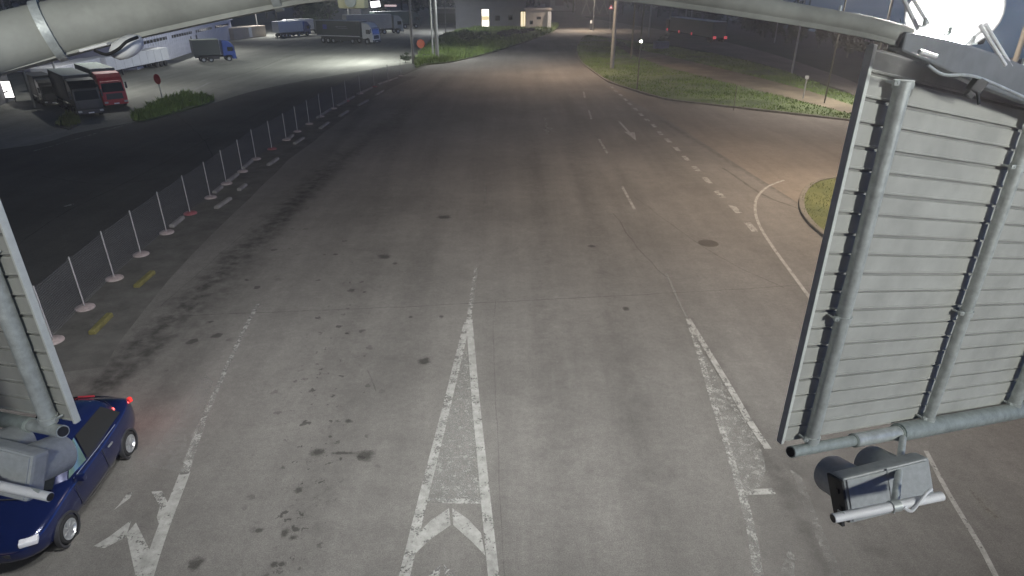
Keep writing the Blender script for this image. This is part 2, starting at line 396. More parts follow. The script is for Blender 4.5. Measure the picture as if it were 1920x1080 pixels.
blades(isl2, 9000, .09, .018, blade_dry, label='dry patchy grass on the small island', seed=5, clump=.7)
verge_px = [(778, 126), (800, 121), (850, 116), (920, 99), (985, 79), (1034, 61), (1048, 48), (1036, 46), (1000, 53), (940, 54), (890, 54), (850, 62), (815, 78), (785, 104)]
vg = island(verge_px, grass_g, 'overgrown grass verge left of the far road', z=.12)
blades(vg, 15000, .6, .09, blade_weed, label='tall weeds growing on the left verge', seed=8, clump=.22)
weed_px = [(248, 224), (275, 206), (315, 188), (350, 179), (385, 182), (402, 189), (370, 201), (320, 214), (270, 227)]
wp = island(weed_px, grass_g, 'weedy traffic island by the red round sign', z=.08)
blades(wp, 1500, .42, .08, blade_weed, label='bright weeds covering the small left island', seed=9, clump=.9)
bush_px = [(104, 236), (125, 214), (146, 214), (152, 232), (130, 244)]
bp_ = [P(*p) for p in bush_px]
structure(MB().prism(bp_, -.05, .05).build('soil_patch', dirt_m), 'earth patch in front of the black truck')
blades(bp_, 500, .25, .04, blade_dry, label='dry weeds in front of the black truck', seed=12, clump=.8)

# ------------------------------------------------------------------ painted markings
white_w = {k: worn('worn_white_%d' % int(k*100), (.31, .31, .30), k, 9.0 if k < .5 else 4.0, .13 if k < .5 else .07, amax=.95 if k > .5 else .8) for k in (.9, .75, .55, .35, .2)}
white_w['fill'] = worn('worn_white_fill', (.29, .29, .28), .5, 7.0, .07, amax=.75)
yell_w = worn('worn_yellow', (.24, .22, .07), .2, amax=.5)
zc = [0]
def mk(name, label, mb, m):
    o = mb.build(name, m, fixn=False); structure(o, label); return o
def line(px, wd, keep, label, name='lane_line', z=.008, n=4):
    return mk(name, label, MB().ribbon(spath(px, n), wd, z), white_w[keep])
def poly(pxs, keep, label, name='gore_marking', z=.008):
    mb = MB()
    for px in pxs: mb.prism([P(*p) for p in px], None, z)
    return mk(name, label, mb, white_w[keep])
line([(893, 503), (886, 550), (879, 600)], .12, .55, 'thin tip of the centre gore outline')
line([(876, 605), (866, 645), (838, 760), (796, 925), (755, 1095)], .17, .75, 'left outline of the centre gore', n=5)
line([(880, 600), (883, 640), (891, 740), (903, 860), (914, 970), (927, 1095)], .17, .9, 'right outline of the centre gore', z=.012, n=5)
poly([[(866, 660), (882, 660), (896, 850), (902, 938), (800, 938), (838, 775)]], 'fill', 'worn paint filling the centre gore', z=.004)
line([(798, 938), (905, 941)], .12, .55, 'bar closing the painted part of the centre gore', z=.005)
poly([[(842, 953), (845, 985), (806, 1012), (775, 1042), (784, 1000), (808, 976)], [(848, 953), (878, 974), (902, 1000), (910, 1042), (884, 1015), (850, 985)]], .9, 'white chevron inside the centre gore', 'chevron_marking', z=.005)
poly([[(826, 1058), (822, 1090), (796, 1094), (806, 1076)], [(832, 1058), (850, 1075), (862, 1095), (836, 1095)]], .55, 'second chevron of the centre gore at the frame bottom', 'chevron_marking', z=.005)
line([(484, 570), (455, 625), (420, 700), (378, 795)], .11, .55, 'faint upper outline of the left gore')
line([(378, 795), (362, 840), (345, 890)], .16, .55, 'broken middle outline of the left gore')
line([(347, 886), (336, 915), (318, 960), (296, 1020), (272, 1095)], .19, .9, 'bright lower outline of the left gore')
poly([[(240, 980), (246, 977), (236, 1008), (196, 1028), (176, 1024), (206, 1006)], [(237, 1002), (255, 980), (284, 1038), (268, 1090), (254, 1078)]], .9, 'white chevron inside the left gore', 'chevron_marking', z=.005)
poly([[(284, 922), (304, 921), (318, 950), (298, 982), (294, 970), (300, 950)], [(222, 948), (240, 924), (250, 922), (244, 934), (212, 958)]], .75, 'worn upper chevron of the left gore', 'chevron_marking', z=.005)
poly([[(384, 700), (400, 715), (345, 890), (262, 872), (330, 790)]], .2, 'flecks of old paint in the left gore', z=.003)
line([(1250, 513), (1270, 560), (1290, 600)], .09, .35, 'thin tip of the right gore outline')
line([(1290, 598), (1312, 665), (1335, 745), (1360, 825), (1388, 920)], .13, .55, 'left outline of the right gore')
line([(1290, 598), (1325, 655), (1370, 730), (1405, 790), (1440, 842)], .14, .75, 'right outline of the right gore', z=.010)
poly([[(1310, 650), (1322, 668), (1375, 752), (1428, 838), (1436, 880), (1424, 918), (1390, 922), (1340, 745)]], 'fill', 'worn paint filling the right gore', z=.005)
line([(1385, 924), (1452, 922)], .14, .75, 'bar across the foot of the right gore', z=.012)
line([(1391, 925), (1405, 980), (1412, 1015), (1424, 1095)], .15, .55, 'broken lower line of the right gore')
poly([[(1478, 1030), (1492, 1045), (1488, 1080), (1462, 1080)]], .35, 'remains of a chevron right of the broken line', 'chevron_marking')
poly([[(1480, 880), (1500, 890), (1580, 1080), (1560, 1085)]], .2, 'flecks of old paint right of the gore', z=.004)
line([(1736, 846), (1775, 920), (1812, 982), (1842, 1032), (1874, 1095)], .085, .9, 'thin white line below the traffic signal')
mk('lane_line', 'yellowish faded line at the right edge', MB().ribbon(spath([(1816, 915), (1845, 950), (1872, 975)], 3), .08, .008), yell_w)
line([(1540, 588), (1490, 520), (1450, 465), (1425, 425), (1416, 395), (1420, 370), (1440, 350), (1470, 338)], .11, .9, 'white edge line curving into the side road', n=6)
dash_px = [(1148, 164), (1155, 171), (1164, 178.5), (1173, 187), (1181, 195), (1192, 205), (1202, 215), (1213, 225), (1226, 236), (1238, 250), (1252.6, 263.7), (1269, 279.6), (1286, 297), (1305.6, 317), (1326, 338.5), (1349, 364), (1378.5, 392.6), (1408.5, 426)]
dp = [P(*p) for p in dash_px]
for i, p in enumerate(dp):
    t = (dp[min(i+1, len(dp)-1)]-dp[max(i-1, 0)]).normalized(); L = (dp[min(i+1, len(dp)-1)]-dp[max(i-1, 0)]).length/(2 if 0 < i < len(dp)-1 else 1)
    L = min(L*.24, .55)
    mb = MB().ribbon([p-t*L, p+t*L], .26, .009)
    o = mk('lane_dash', 'short square dash in the row along the side road mouth', mb, white_w[.75]); o['group'] = 'square dashes along the side road mouth'
for (a, b, k, wd) in [((1094, 172), (1097, 184), .75, .17), ((1104, 207), (1109, 224), .75, .14), ((1123, 261), (1139, 288), .75, .14), ((1166, 349), (1190, 393), .75, .12), ((911, 348), (909, 382), .2, .1), ((1088, 150), (1090, 157), .55, .15)]:
    o = mk('lane_dash', 'long dash dividing the two far lanes', MB().ribbon([P(*a), P(*b)], wd, .008), white_w[k]); o['group'] = 'long dashes between the far lanes'
def arrow(head, stem, keep, label):
    mb = MB().prism([P(*p) for p in head], None, .009); mb.ribbon([P(*stem[0]), P(*stem[1])], .16, .008)
    mk('arrow_marking', label, mb, white_w[keep])
arrow([(1170, 247), (1182, 248.5), (1190, 248), (1193, 264)], [(1161, 228), (1180, 249)], .9, 'bright white arrow on the right lane')
arrow([(1016, 240), (1038, 240), (1029, 254)], [(1021, 221), (1026, 240)], .55, 'faint arrow on the middle lane')
line([(500, 167), (560, 155), (640, 141), (725, 126)], .16, .55, 'thin pale line along the edge of the concrete lot', z=.004)
line([(60, 284), (100, 273), (180, 250), (246, 231)], .12, .55, 'thin pale line beside the weedy island', z=.004)
for a, b in [((376, 153), (387, 149)), ((366, 167), (372, 164)), ((376, 163), (394, 154))]:
    mk('lane_dash', 'short bright dash on the concrete lot', MB().ribbon([P(*a), P(*b)], .22, .0), white_w[.9])['group'] = 'bright dashes on the lot'
o = mk('lane_dash', 'short pale mark alone on the black lane', MB().ribbon([P(119, 388), P(138, 382)], .2, .0), white_w[.55])
line([(396, 163), (440, 172)], .1, .55, 'pale line crossing the lot near the red sign', z=0)
line([(566, 90), (596, 79)], .12, .75, 'bay line behind the dark trailer', z=0)
line([(345, 118), (372, 110)], .2, .9, 'bright bay line beside the blue cab truck', z=0)
line([(126, 96), (126, 97)], .01, .9, 'tiny mark', z=0) if False else None

# oil stains and joints
oil_m = bpy.data.materials.new('oil_film'); oil_m.use_nodes = True; n = oil_m.node_tree; b = n.nodes['Principled BSDF']
b.inputs['Base Color'].default_value = (.030, .029, .026, 1); b.inputs['Roughness'].default_value = .55
tc = n.nodes.new('ShaderNodeTexCoord'); vm = n.nodes.new('ShaderNodeVectorMath'); vm.operation = 'SUBTRACT'; n.links.new(tc.outputs['Generated'], vm.inputs[0]); vm.inputs[1].default_value = (.5, .5, .5)
sp = n.nodes.new('ShaderNodeSeparateXYZ'); n.links.new(vm.outputs[0], sp.inputs[0])
rr_ = mnode(n, 'SQRT', mnode(n, 'ADD', mnode(n, 'MULTIPLY', sp.outputs[0], sp.outputs[0]), mnode(n, 'MULTIPLY', sp.outputs[1], sp.outputs[1])))
q = n.nodes.new('ShaderNodeTexNoise'); q.inputs['Scale'].default_value = 5; q.inputs['Detail'].default_value = 6; q.inputs['Roughness'].default_value = .7; n.links.new(tc.outputs['Object'], q.inputs['Vector'])
al = ramp(n, mnode(n, 'ADD', rr_, ramp(n, q.outputs['Fac'], .3, .7, -.2, .2)), .46, .20, 0, .48)
tr = n.nodes.new('ShaderNodeBsdfTransparent'); ms = n.nodes.new('ShaderNodeMixShader'); n.links.new(al, ms.inputs[0]); n.links.new(tr.outputs[0], ms.inputs[1]); n.links.new(b.outputs[0], ms.inputs[2]); n.links.new(ms.outputs[0], n.nodes['Material Output'].inputs[0])
def blob(x, y, rx, ry, seed, jag=.25, keep=None):
    rnd = random.Random(seed); c = P(x, y); ex = (P(x+rx, y)-c).length; ey = (P(x, y-ry)-c).length; pts = []
    for k in range(40):
        a = 2*math.pi*k/40
        q = 1+jag*noise.noise(Vector((math.cos(a)*1.8, math.sin(a)*1.8, seed)))*2+rnd.uniform(-jag, jag)*.3
        pts.append(c+Vector((math.cos(a)*ex*q, math.sin(a)*ey*q, 0)))
    return pts
for i, (x, y, rx, ry, jag, lb) in enumerate([(797, 677, 15, 8, .3, 'dark square stain left of the centre gore'), (658, 545, 8, 4, .2, 'small round stain in the left lane'), (720, 481, 16, 5, .35, 'long stain far up the left lane'), (740, 494, 6, 3, .4, 'small spot beside the long stain'), (832, 407, 16, 4, .2, 'flat stain in the far middle lane'), (1174, 579, 8, 4, .3, 'small stain in the right lane'), (597, 847, 17, 8, .5, 'left half of the jagged oil spill'), (683, 854, 26, 11, .6, 'right half of the jagged oil spill'), (640, 850, 24, 4, .6, 'thin middle of the jagged oil spill'), (370, 1056, 20, 12, .6, 'splashed stain beside the left gore'), (514, 1058, 9, 7, .3, 'round black stain at the frame bottom'), (531, 1057, 9, 6, .3, 'second round black stain at the frame bottom'), (535, 998, 11, 10, .3, 'roundish stain in the spotted lane'), (551, 1008, 9, 6, .4, 'stain touching the roundish one'), (487, 994, 9, 5, .2, 'oval stain left of the spotted lane'), (655, 790, 9, 4, .6, 'small smear above the jagged spill'), (560, 920, 8, 6, .6, 'small smear below the jagged spill'), (770, 595, 5, 3, .3, 'tiny spot in the middle lane'), (828, 594, 6, 3, .4, 'tiny stain near the gore tip'), (1110, 462, 9, 3, .4, 'faint smear in the right lane'), (683, 548, 4, 2, .4, 'tiny spot by the round stain')]):
    o = MB().prism(blob(x, y, rx*1.02, ry*1.05, i+1, jag*.5), None, .0035+i*.00012).build('oil_stain', oil_m, fixn=False); structure(o, lb)
man_m = mat('manhole_iron', (.055, .05, .045), .7, .3, .3, 30, .4, 40)
c = P(1328, 456)
mh = MB().lathe([(.001, .010), (.29, .010), (.30, .004), (.34, .004), (.35, .0)], Matrix.Translation(c), 28).build('manhole_cover', man_m); tag(mh, 'round iron manhole cover in the right lane', 'manhole cover')
joint_m = worn('joint_tar', (.04, .038, .036), .5, 1.2, .2, .8, .42)
def wig(px, seed, amp, n=14):
    pts = spath(px, n); rnd = random.Random(seed)
    return [p+Vector((noise.noise(p*1.3+Vector((seed, 0, 0)))*amp, noise.noise(p*1.7+Vector((0, seed, 0)))*amp, 0)) for p in pts]
for px, wd, sd, lb in [([(350, 592), (700, 578), (1100, 558), (1520, 535)], .045, 1, 'thin crack running across the whole road'), ([(1150, 400), (1200, 470), (1250, 520)], .05, 2, 'crack leading to the right gore tip'), ([(1190, 370), (1330, 470), (1470, 540)], .035, 3, 'tar joint between right lane and side road'), ([(300, 575), (340, 540), (420, 470), (480, 420)], .03, 4, 'thin crack by the fence'), ([(1355, 315), (1430, 365), (1480, 385), (1545, 410)], .12, 5, 'dark crack crossing the curved edge line'), ([(690, 695), (700, 720), (705, 735)], .03, 6, 'short crack left of the centre gore'), ([(930, 560), (925, 620), (930, 760), (945, 1080)], .015, 7, 'fine paving joint right of the gore')]:
    structure(MB().ribbon(wig(px, sd, .02 if sd == 7 else .06), wd, .0062+sd*.0001).build('road_crack', joint_m, fixn=False), lb)
for px, wd, sd, lb in [([(20, 470), (120, 400), (260, 330), (430, 240), (560, 178)], .05, 8, 'long sealed crack along the black lane'), ([(70, 330), (200, 345), (330, 330)], .05, 9, 'short crack across the black lane'), ([(330, 215), (380, 260), (400, 300)], .05, 10, 'crack below the weedy island')]:
    structure(MB().ribbon(wig(px, sd, .10), wd, .0062+sd*.0001).build('road_crack', worn('lane_crack_%d' % sd, (.10, .10, .10), .5, 1.2, .2, .8, .5), fixn=False), lb)
# dark joint across the lot
structure(MB().ribbon(spath([(410, 150), (480, 130), (540, 106), (575, 100)], 5), .22, -.003).build('road_crack', joint_m, fixn=False), 'dark joint across the concrete lot')

# ------------------------------------------------------------------ fence posts, net, kerb blocks
ORD = ['nearest', 'second', 'third', 'fourth', 'fifth', 'sixth', 'seventh', 'eighth', 'ninth', 'tenth', 'eleventh', 'twelfth', 'thirteenth', 'fourteenth', 'fifteenth', 'sixteenth', 'seventeenth', 'eighteenth', 'nineteenth', 'twentieth', 'twenty-first']
PH = 1.55
def make_post(red):
    t = thing('fence_post', (0, 0, 0), '', 'post', 'fence posts along the road edge')
    MB().tube([(0, 0, .05), (0, 0, PH-.06), (0, 0, PH)], [.019, .019, .016], 10).build('pole', M['post_white'], t, True)
    MB().lathe([(.0, .045), (.05, .10), (.07, .095), (.20, .075), (.245, .045), (.25, 0), (0, 0)], None, 22).build('foot', M['foot_red'] if red else M['foot_pale'], t, True)
    return t
pw, pr = make_post(False), make_post(True); first = {False: True, True: True}
reds = {6, 11, 17, 19}
for i in range(1, 22):
    red = i in reds; src = pr if red else pw
    o = src if first[red] else copy_tree(src); first[red] = False
    o.location = fence_pts[i]; o.rotation_euler = (0, 0, i*.7)
    o['label'] = '%s fence post from the left board, thin white pole on a %s foot' % (ORD[i-1], 'reddish' if red else 'pale round')
net_m = bpy.data.materials.new('fence_net'); net_m.use_nodes = True
n = net_m.node_tree; b = n.nodes['Principled BSDF']; b.inputs['Base Color'].default_value = (.20, .20, .215, 1); b.inputs['Roughness'].default_value = .8
tc = n.nodes.new('ShaderNodeTexCoord'); sp = n.nodes.new('ShaderNodeSeparateXYZ'); n.links.new(tc.outputs['Object'], sp.inputs[0])
def grid(src, pitch, wd):
    fr_ = mnode(n, 'FRACT', mnode(n, 'DIVIDE', src, pitch)); return mnode(n, 'LESS_THAN', fr_, wd)
al = mnode(n, 'MAXIMUM', grid(sp.outputs[1], .06, .065), grid(sp.outputs[2], .06, .065))
tr = n.nodes.new('ShaderNodeBsdfTransparent'); ms = n.nodes.new('ShaderNodeMixShader')
n.links.new(al, ms.inputs[0]); n.links.new(tr.outputs[0], ms.inputs[1]); n.links.new(b.outputs[0], ms.inputs[2]); n.links.new(ms.outputs[0], n.nodes['Material Output'].inputs[0])
mb = MB()
for i in range(0, 21):
    a, b2 = fence_pts[i]+Vector((-.03, 0, 0)), fence_pts[i+1]+Vector((-.03, 0, 0)); K = 6
    for k in range(K):
        p, q = a.lerp(b2, k/K), a.lerp(b2, (k+1)/K)
        s0 = .05*math.sin(math.pi*k/K); s1 = .05*math.sin(math.pi*(k+1)/K)
        mb.quad(p+Vector((0, 0, .1)), q+Vector((0, 0, .1)), q+Vector((0, 0, PH-.04-s1)), p+Vector((0, 0, PH-.04-s0)))
tag(mb.build('fence_net', net_m, fixn=False), 'fine grey netting strung along the row of thin posts', 'net')
def block(a, b2, m, label, group):
    A, B = P(*a), P(*b2); d = B-A; L = d.length; t = thing('kerb_block', (A+B)/2, label, 'kerb block', group, math.atan2(d.y, d.x))
    o = MB().extrude_x([(-.09, 0), (-.085, .09), (-.06, .12), (.06, .12), (.085, .09), (.09, 0)], -L/2, L/2).build('block', m, t, bevel=.015)
block((173, 628), (207, 593), M['yellow'], 'yellow kerb block nearest the left sign board', 'yellow kerb blocks')
block((256, 540), (287, 513), M['yellow'], 'yellow kerb block farther from the sign board', 'yellow kerb blocks')
for i, (a, b2) in enumerate([((405, 392), (432, 374)), ((448, 358), (461, 348)), ((503, 311), (521, 299)), ((552, 271), (569, 260)), ((600, 242), (616, 231)), ((637, 219), (653, 209)), ((672, 199), (690, 189)), ((705, 179), (719, 171))]):
    block(a, b2, M['kerb_block'], '%s pale kerb block from the yellow ones, on the road side of the fence' % ORD[i], 'kerb blocks on the road side')
for i, (a, b2) in enumerate([((322, 427), (343, 410)), ((402, 363), (416, 352)), ((429, 341), (446, 328)), ((456, 317), (473, 303)), ((540, 262), (549, 255)), ((595, 222), (620, 206)), ((634, 199), (664, 182)), ((670, 178), (698, 165)), ((709, 159), (745, 147))]):
    block(a, b2, M['kerb_block'], '%s pale kerb block from the camera, lying between the fence feet' % ORD[i], 'kerb blocks between the fence feet')

# ------------------------------------------------------------------ gantry
beam_px = [(-700, 262, 2.2, 128), (-420, 186, 2.5, 122), (-150, 118, 2.75, 112), (0, 82, 2.95, 104), (200, 33, 3.1, 95), (480, -22, 3.2, 84), (640, -41, 3.25, 76), (960, -42, 3.3, 64), (1180, -26, 3.3, 54), (1440, 18, 3.25, 39), (1620, 50, 3.2, 38), (1700, 72, 3.2, 40)]
bpts = [U(x, y, d) for x, y, d, t in beam_px]; brs = [t*d/F/2 for x, y, d, t in beam_px]
ctr = smooth_path(bpts, 6); rad = [q.x for q in smooth_path([Vector((r, 0, 0)) for r in brs], 6)]
gan = thing('gantry', (bpts[0].x-.3, bpts[0].y, 0), 'grey arched tubular gantry over the road carrying boards and lamps', 'gantry'); go = gan.location
MB().tube(ctr, rad, 24).build('arm', M['steel_paint'], gan, True, org=go)
lip = [p+Vector((0, -.02, -r*.98)) for p, r in zip(ctr, rad)]
mbl = MB()
for i in range(len(lip)-1):
    a, b2 = lip[i], lip[i+1]; r0, r1 = rad[i]*.5, rad[i+1]*.5
    y = Vector((0, 1, 0)); zz = Vector((0, 0, .03))
    mbl.add([a-y*r0, a+y*r0, a+y*r0+zz, a-y*r0+zz, b2-y*r1, b2+y*r1, b2+y*r1+zz, b2-y*r1+zz], [(0, 1, 5, 4), (1, 2, 6, 5), (2, 3, 7, 6), (3, 0, 4, 7)])
mbl.build('lower_flange', M['steel_paint'], gan, org=go)
for k in (21, 31, 40):
    a = ctr[k]; t = (ctr[k+1]-ctr[k-1]).normalized(); MB().tube([a-t*.02, a+t*.02], rad[k]+.012, 24).build('clamp_ring', M['galv'], gan, True, org=go)
MB().tube([(go.x, go.y, 0), (go.x, go.y, bpts[0].z+.3)], [.24, .2], 20).build('column', M['steel_paint'], gan, True, org=go)
MB().tube([(go.x, go.y, bpts[0].z), bpts[0]], .16, 16).build('arm_joint', M['steel_paint'], gan, True, org=go)
# right girder
gp = [U(1680, 76, 3.2), U(1760, 100, 3.32), U(1850, 134, 3.6), U(1960, 176, 3.95), U(2150, 246, 4.55)]; gp.append(gp[-1]+Vector((2.9, .9, -.35)))
gp = smooth_path(gp, 4); mbg = MB(); n4 = []
for i, p in enumerate(gp):
    h = .045+.05*min(1, i/8.0); dpt = .07
    n4.append([p+Vector((0, -dpt, -h)), p+Vector((0, dpt, -h)), p+Vector((0, dpt, h)), p+Vector((0, -dpt, h))])
mbg.add([v for q in n4 for v in q], [(i*4+k, i*4+(k+1) % 4, i*4+4+(k+1) % 4, i*4+4+k) for i in range(len(gp)-1) for k in range(4)]+[(0, 1, 2, 3), tuple(range((len(gp)-1)*4, len(gp)*4))])
M['girder'] = mat('girder_grey', (.17, .18, .19), .6, .1, .15, 5)
mbg.build('girder', M['girder'], gan, org=go, bevel=.012)
ge = gp[-1]
MB().tube([(ge.x+.2, ge.y, 0), (ge.x+.2, ge.y, ge.z+.4)], [.22, .18], 18).build('column', M['steel_paint'], gan, True, org=go)
# thin top chord and braces over the girder
mbb = MB()
for a, b2 in [((1838, 48, 3.35), (1885, 122, 3.55)), ((1848, 46, 3.35), (1896, 124, 3.6)), ((1690, -10, 3.2), (1722, 56, 3.2)), ((1708, -10, 3.2), (1742, 46, 3.25)), ((1790, 98, 3.3), (1842, 56, 3.4))]:
    MB().tube([U(*a), U(*b2)], .010, 8).build('brace', M['white'], gan, True, org=go)
for i in range(2, len(gp)-6, 2):
    p = gp[i]+Vector((0, -.04, .10)); q = MB().tube([p, p+Vector((0, 0, .035))], .010, 8); q.box(p+Vector((0, 0, -.003)), (.035, .035, .008)); q.build('bolt', M['galv'], gan, org=go)
for k in range(42, 62, 4):
    p = ctr[k]+Vector((0, 0, rad[k]-.004)); MB().tube([p, p+Vector((0, 0, .028))], .008, 8).build('bolt', M['galv'], gan, org=go)
# small bracket under the girder
k0 = U(1832, 160, 3.4)
mk_ = MB().box(k0, (.07, .05, .075), Matrix.Rotation(R(25), 4, 'Y'), .01); mk_.tube([k0+Vector((.0, -.02, -.035)), k0+Vector((.02, -.03, -.095))], .008, 8); mk_.box(k0+Vector((-.04, -.02, -.045)), (.045, .03, .035), Matrix.Rotation(R(35), 4, 'Y'), .008)
mk_.build('bracket', M['dark'], gan, org=go)
MB().tube(smooth_path([U(1740, 122, 3.2), U(1770, 140, 3.25), U(1830, 144, 3.35), U(1920, 182, 3.6)], 5), .008, 8).build('cable', M['galv'], gan, True, org=go)
# white slim tube lamp on girder underside
o = MB().tube([U(1724, 97, 3.1), U(1755, 106, 3.12)], .012, 10).build('clip', M['white'], gan, True, org=go)

# lamp housing hanging below the arm at left, junction box
h0 = U(236, 86, 2.9)
lh = thing('hanging_lamp', h0, 'white bowl shaped lamp housing with black cable hanging under the gantry', 'lamp'); 
rot = Matrix.Translation(h0) @ Matrix.Rotation(R(-18), 4, 'Y') @ Matrix.Rotation(R(20), 4, 'X')
MB().lathe([(.0, -.045), (.04, -.043), (.065, -.033), (.078, -.015), (.08, .0), (.076, .012), (.05, .03), (.0, .036)], rot, 24).build('bowl', M['white'], lh, True, org=h0)
MB().box(U(180, 88, 2.9), (.14, .05, .012), Matrix.Rotation(R(-13), 4, 'Y'), .003).build('bracket', M['white'], lh, org=h0)
MB().tube(smooth_path([U(178, 95, 2.86), U(200, 102, 2.83), U(222, 92, 2.81), U(238, 78, 2.81), U(258, 70, 2.85)], 6), .007, 8).build('cable', M['black'], lh, True, org=h0)
j0 = U(662, 2, 3.2)
jb = thing('junction_box', j0, 'cream plastic junction box with round gland under the gantry', 'junction box')
MB().box(j0, (.14, .10, .07), None, .015).build('box', M['cream'], jb, True, org=j0)
MB().tube([j0+Vector((0, -.05, 0)), j0+Vector((0, -.065, 0))], .028, 16).build('gland', M['galv_dark'], jb, True, org=j0)

# ------------------------------------------------------------------ sign boards
def board(corner, D, width, height, nsl, label, posts, name='sign_board', flip=1):
    """corner: inner bottom corner; D runs outwards along the slats; back of the board faces the camera"""
    c0 = corner; t = thing(name, c0, label, 'sign board')
    Z = Vector((0, 0, 1)); Nn = D.cross(Z).normalized()
    if Nn.y > 0: Nn = -Nn          # towards the camera
    pitch = height/nsl; mb = MB(); gv = MB()
    for k in range(nsl):
        z0, z1 = k*pitch+pitch*.05, (k+1)*pitch-pitch*(.10 if k % 2 else .06)
        a, b2 = c0+D*.028, c0+D*width
        prof = [(z0, -.004), (z0+.001, .016), (z0+.003, .018), (z0+pitch*.09, .018), (z0+pitch*.11, .0125), (z0+pitch*.5, .0115), (z1-.006, .0125), (z1-.002, .011), (z1, -.004)]
        vs = []; m_ = len(prof)
        for e in (a, b2): vs += [e+Z*zz+Nn*dd for zz, dd in prof]
        mb.add(vs, [(i, i+1, i+1+m_, i+m_) for i in range(m_-1)]+[tuple(range(m_)), tuple(range(m_, 2*m_))])
    mb.build('slat_panel', M['slat'], t, org=c0)
    gv.add([c0+D*.02+Z*.004-Nn*.006, c0+D*width+Z*.004-Nn*.006, c0+D*width+Z*(height-.004)-Nn*.006, c0+D*.02+Z*(height-.004)-Nn*.006,
            c0+D*.02+Z*.004-Nn*.014, c0+D*width+Z*.004-Nn*.014, c0+D*width+Z*(height-.004)-Nn*.014, c0+D*.02+Z*(height-.004)-Nn*.014], [(0, 1, 2, 3), (4, 5, 6, 7), (0, 1, 5, 4), (2, 3, 7, 6), (0, 3, 7, 4), (1, 2, 6, 5)])
    gv.build('face_sheet', M['slat_groove'], t, org=c0)
    ed = MB()
    def bar(p, q, wd, d0, d1, side):
        ed.add([p+Nn*d0, q+Nn*d0, q+side*wd+Nn*d0, p+side*wd+Nn*d0, p+Nn*d1, q+Nn*d1, q+side*wd+Nn*d1, p+side*wd+Nn*d1], [(0, 1, 2, 3), (4, 5, 6, 7), (0, 1, 5, 4), (2, 3, 7, 6), (0, 3, 7, 4), (1, 2, 6, 5)])
    bar(c0-Z*.012, c0+Z*(height+.012), .030, -.012, .022, D)
    bar(c0-D*.008-Z*.004, c0-D*.008+Z*(height+.004), .010, -.02, .028, D)
    ed.build('edge_trim', M['slat_edge'], t, org=c0, bevel=.003)
    for (s, z0, z1, clamps, r) in posts:
        pp = MB(); base = c0+D*s+Nn*.085
        po = MB().tube([base+Z*z0, base+Z*z1], r, 18).build('post', M['galv'], t, True, org=c0)
        for cz in clamps:
            q = MB(); cc = base+Z*cz
            q.tube([cc-Z*.022, cc+Z*.022], r+.008, 18)
            rm = Matrix(((D.x, -Nn.x, 0), (D.y, -Nn.y, 0), (0, 0, 1))) if False else None
            for sg in (-1, 1):
                e = cc+D*sg*(r+.022); q.tube([e+Nn*.02, e-Nn*.06], .008, 8); q.box(e, (.03, .03, .03), None, .005)
            q.build('clamp', M['galv'], t, True, org=c0)
    return t, Nn
fw, up = Vector((0, CP, -SP)), Vector((0, SP, CP))
Dr = (Vector((1.976, 0, 0))+fw+up*.017).normalized()
def height_to(c, ypx):
    lo_, hi_ = 0.0, 4.0
    for _ in range(40):
        m_ = (lo_+hi_)/2; q = c+Vector((0, 0, m_))-Vector((0, 0, H)); y_ = 540-F*q.dot(up)/q.dot(fw)
        lo_, hi_ = (m_, hi_) if y_ > ypx else (lo_, m_)
    return lo_
cr = U(1461, 828, 4.6); BH = height_to(cr, 86)
rb, Nr = board(cr, Dr, 3.9, BH, 20, 'large slatted aluminium sign board seen from behind, right of the road', [(.235, .02, BH-.14, (.06, 1.06, BH-.16), .046), (1.69, .02, BH-.05, (.06, 1.06, 2.2), .041), (3.05, .02, BH-.05, (.06, 1.06, 2.4), .05)])
Dl = (Vector((-1.976, 0, 0))+fw+up*.017).normalized()
cl = U(146, 790, 4.6)
lb_, Nl = board(cl, Dl, 3.4, 2.94, 20, 'large slatted aluminium sign board seen from behind, at the left frame edge', [(.20, .02, 1.42, (.06, 1.36), .056), (1.4, .02, 2.9, (.06, 1.06, 2.4), .05)])

# lower rails
def rail(name, label, base, D, N_, segs, zoff=-.06):
    a = base+N_*.10+Vector((0, 0, zoff)); t = thing(name, a, label, 'pipe rail')
    for s0, s1, r, m_ in segs:
        MB().tube([a+D*s0, a+D*s1], r, 20).build('pipe', M[m_], t, True, org=a)
        MB().tube([a+D*(s1-.012), a+D*(s1+.012)], r+.008, 20).build('collar', M['galv_dark'], t, True, org=a)
    e = a+D*segs[0][0]; MB().tube([e-D*.004, e+D*.01], segs[0][2]*.82, 18).build('open_end', M['dark'], t, True, org=a)
    return a
ra = rail('mounting_rail', 'galvanised pipe rail carrying the right sign board and traffic signal', cr, Dr, Nr, [(.015, .72, .042, 'galv_dark'), (.72, 1.28, .055, 'galv'), (1.28, 4.0, .076, 'galv_dark')], -.022)
la = rail('mounting_rail', 'galvanised pipe rail with open end under the left sign board', cl, Dl, Nl, [(.03, .46, .046, 'galv'), (.46, 3.4, .058, 'galv_dark')], -.025)

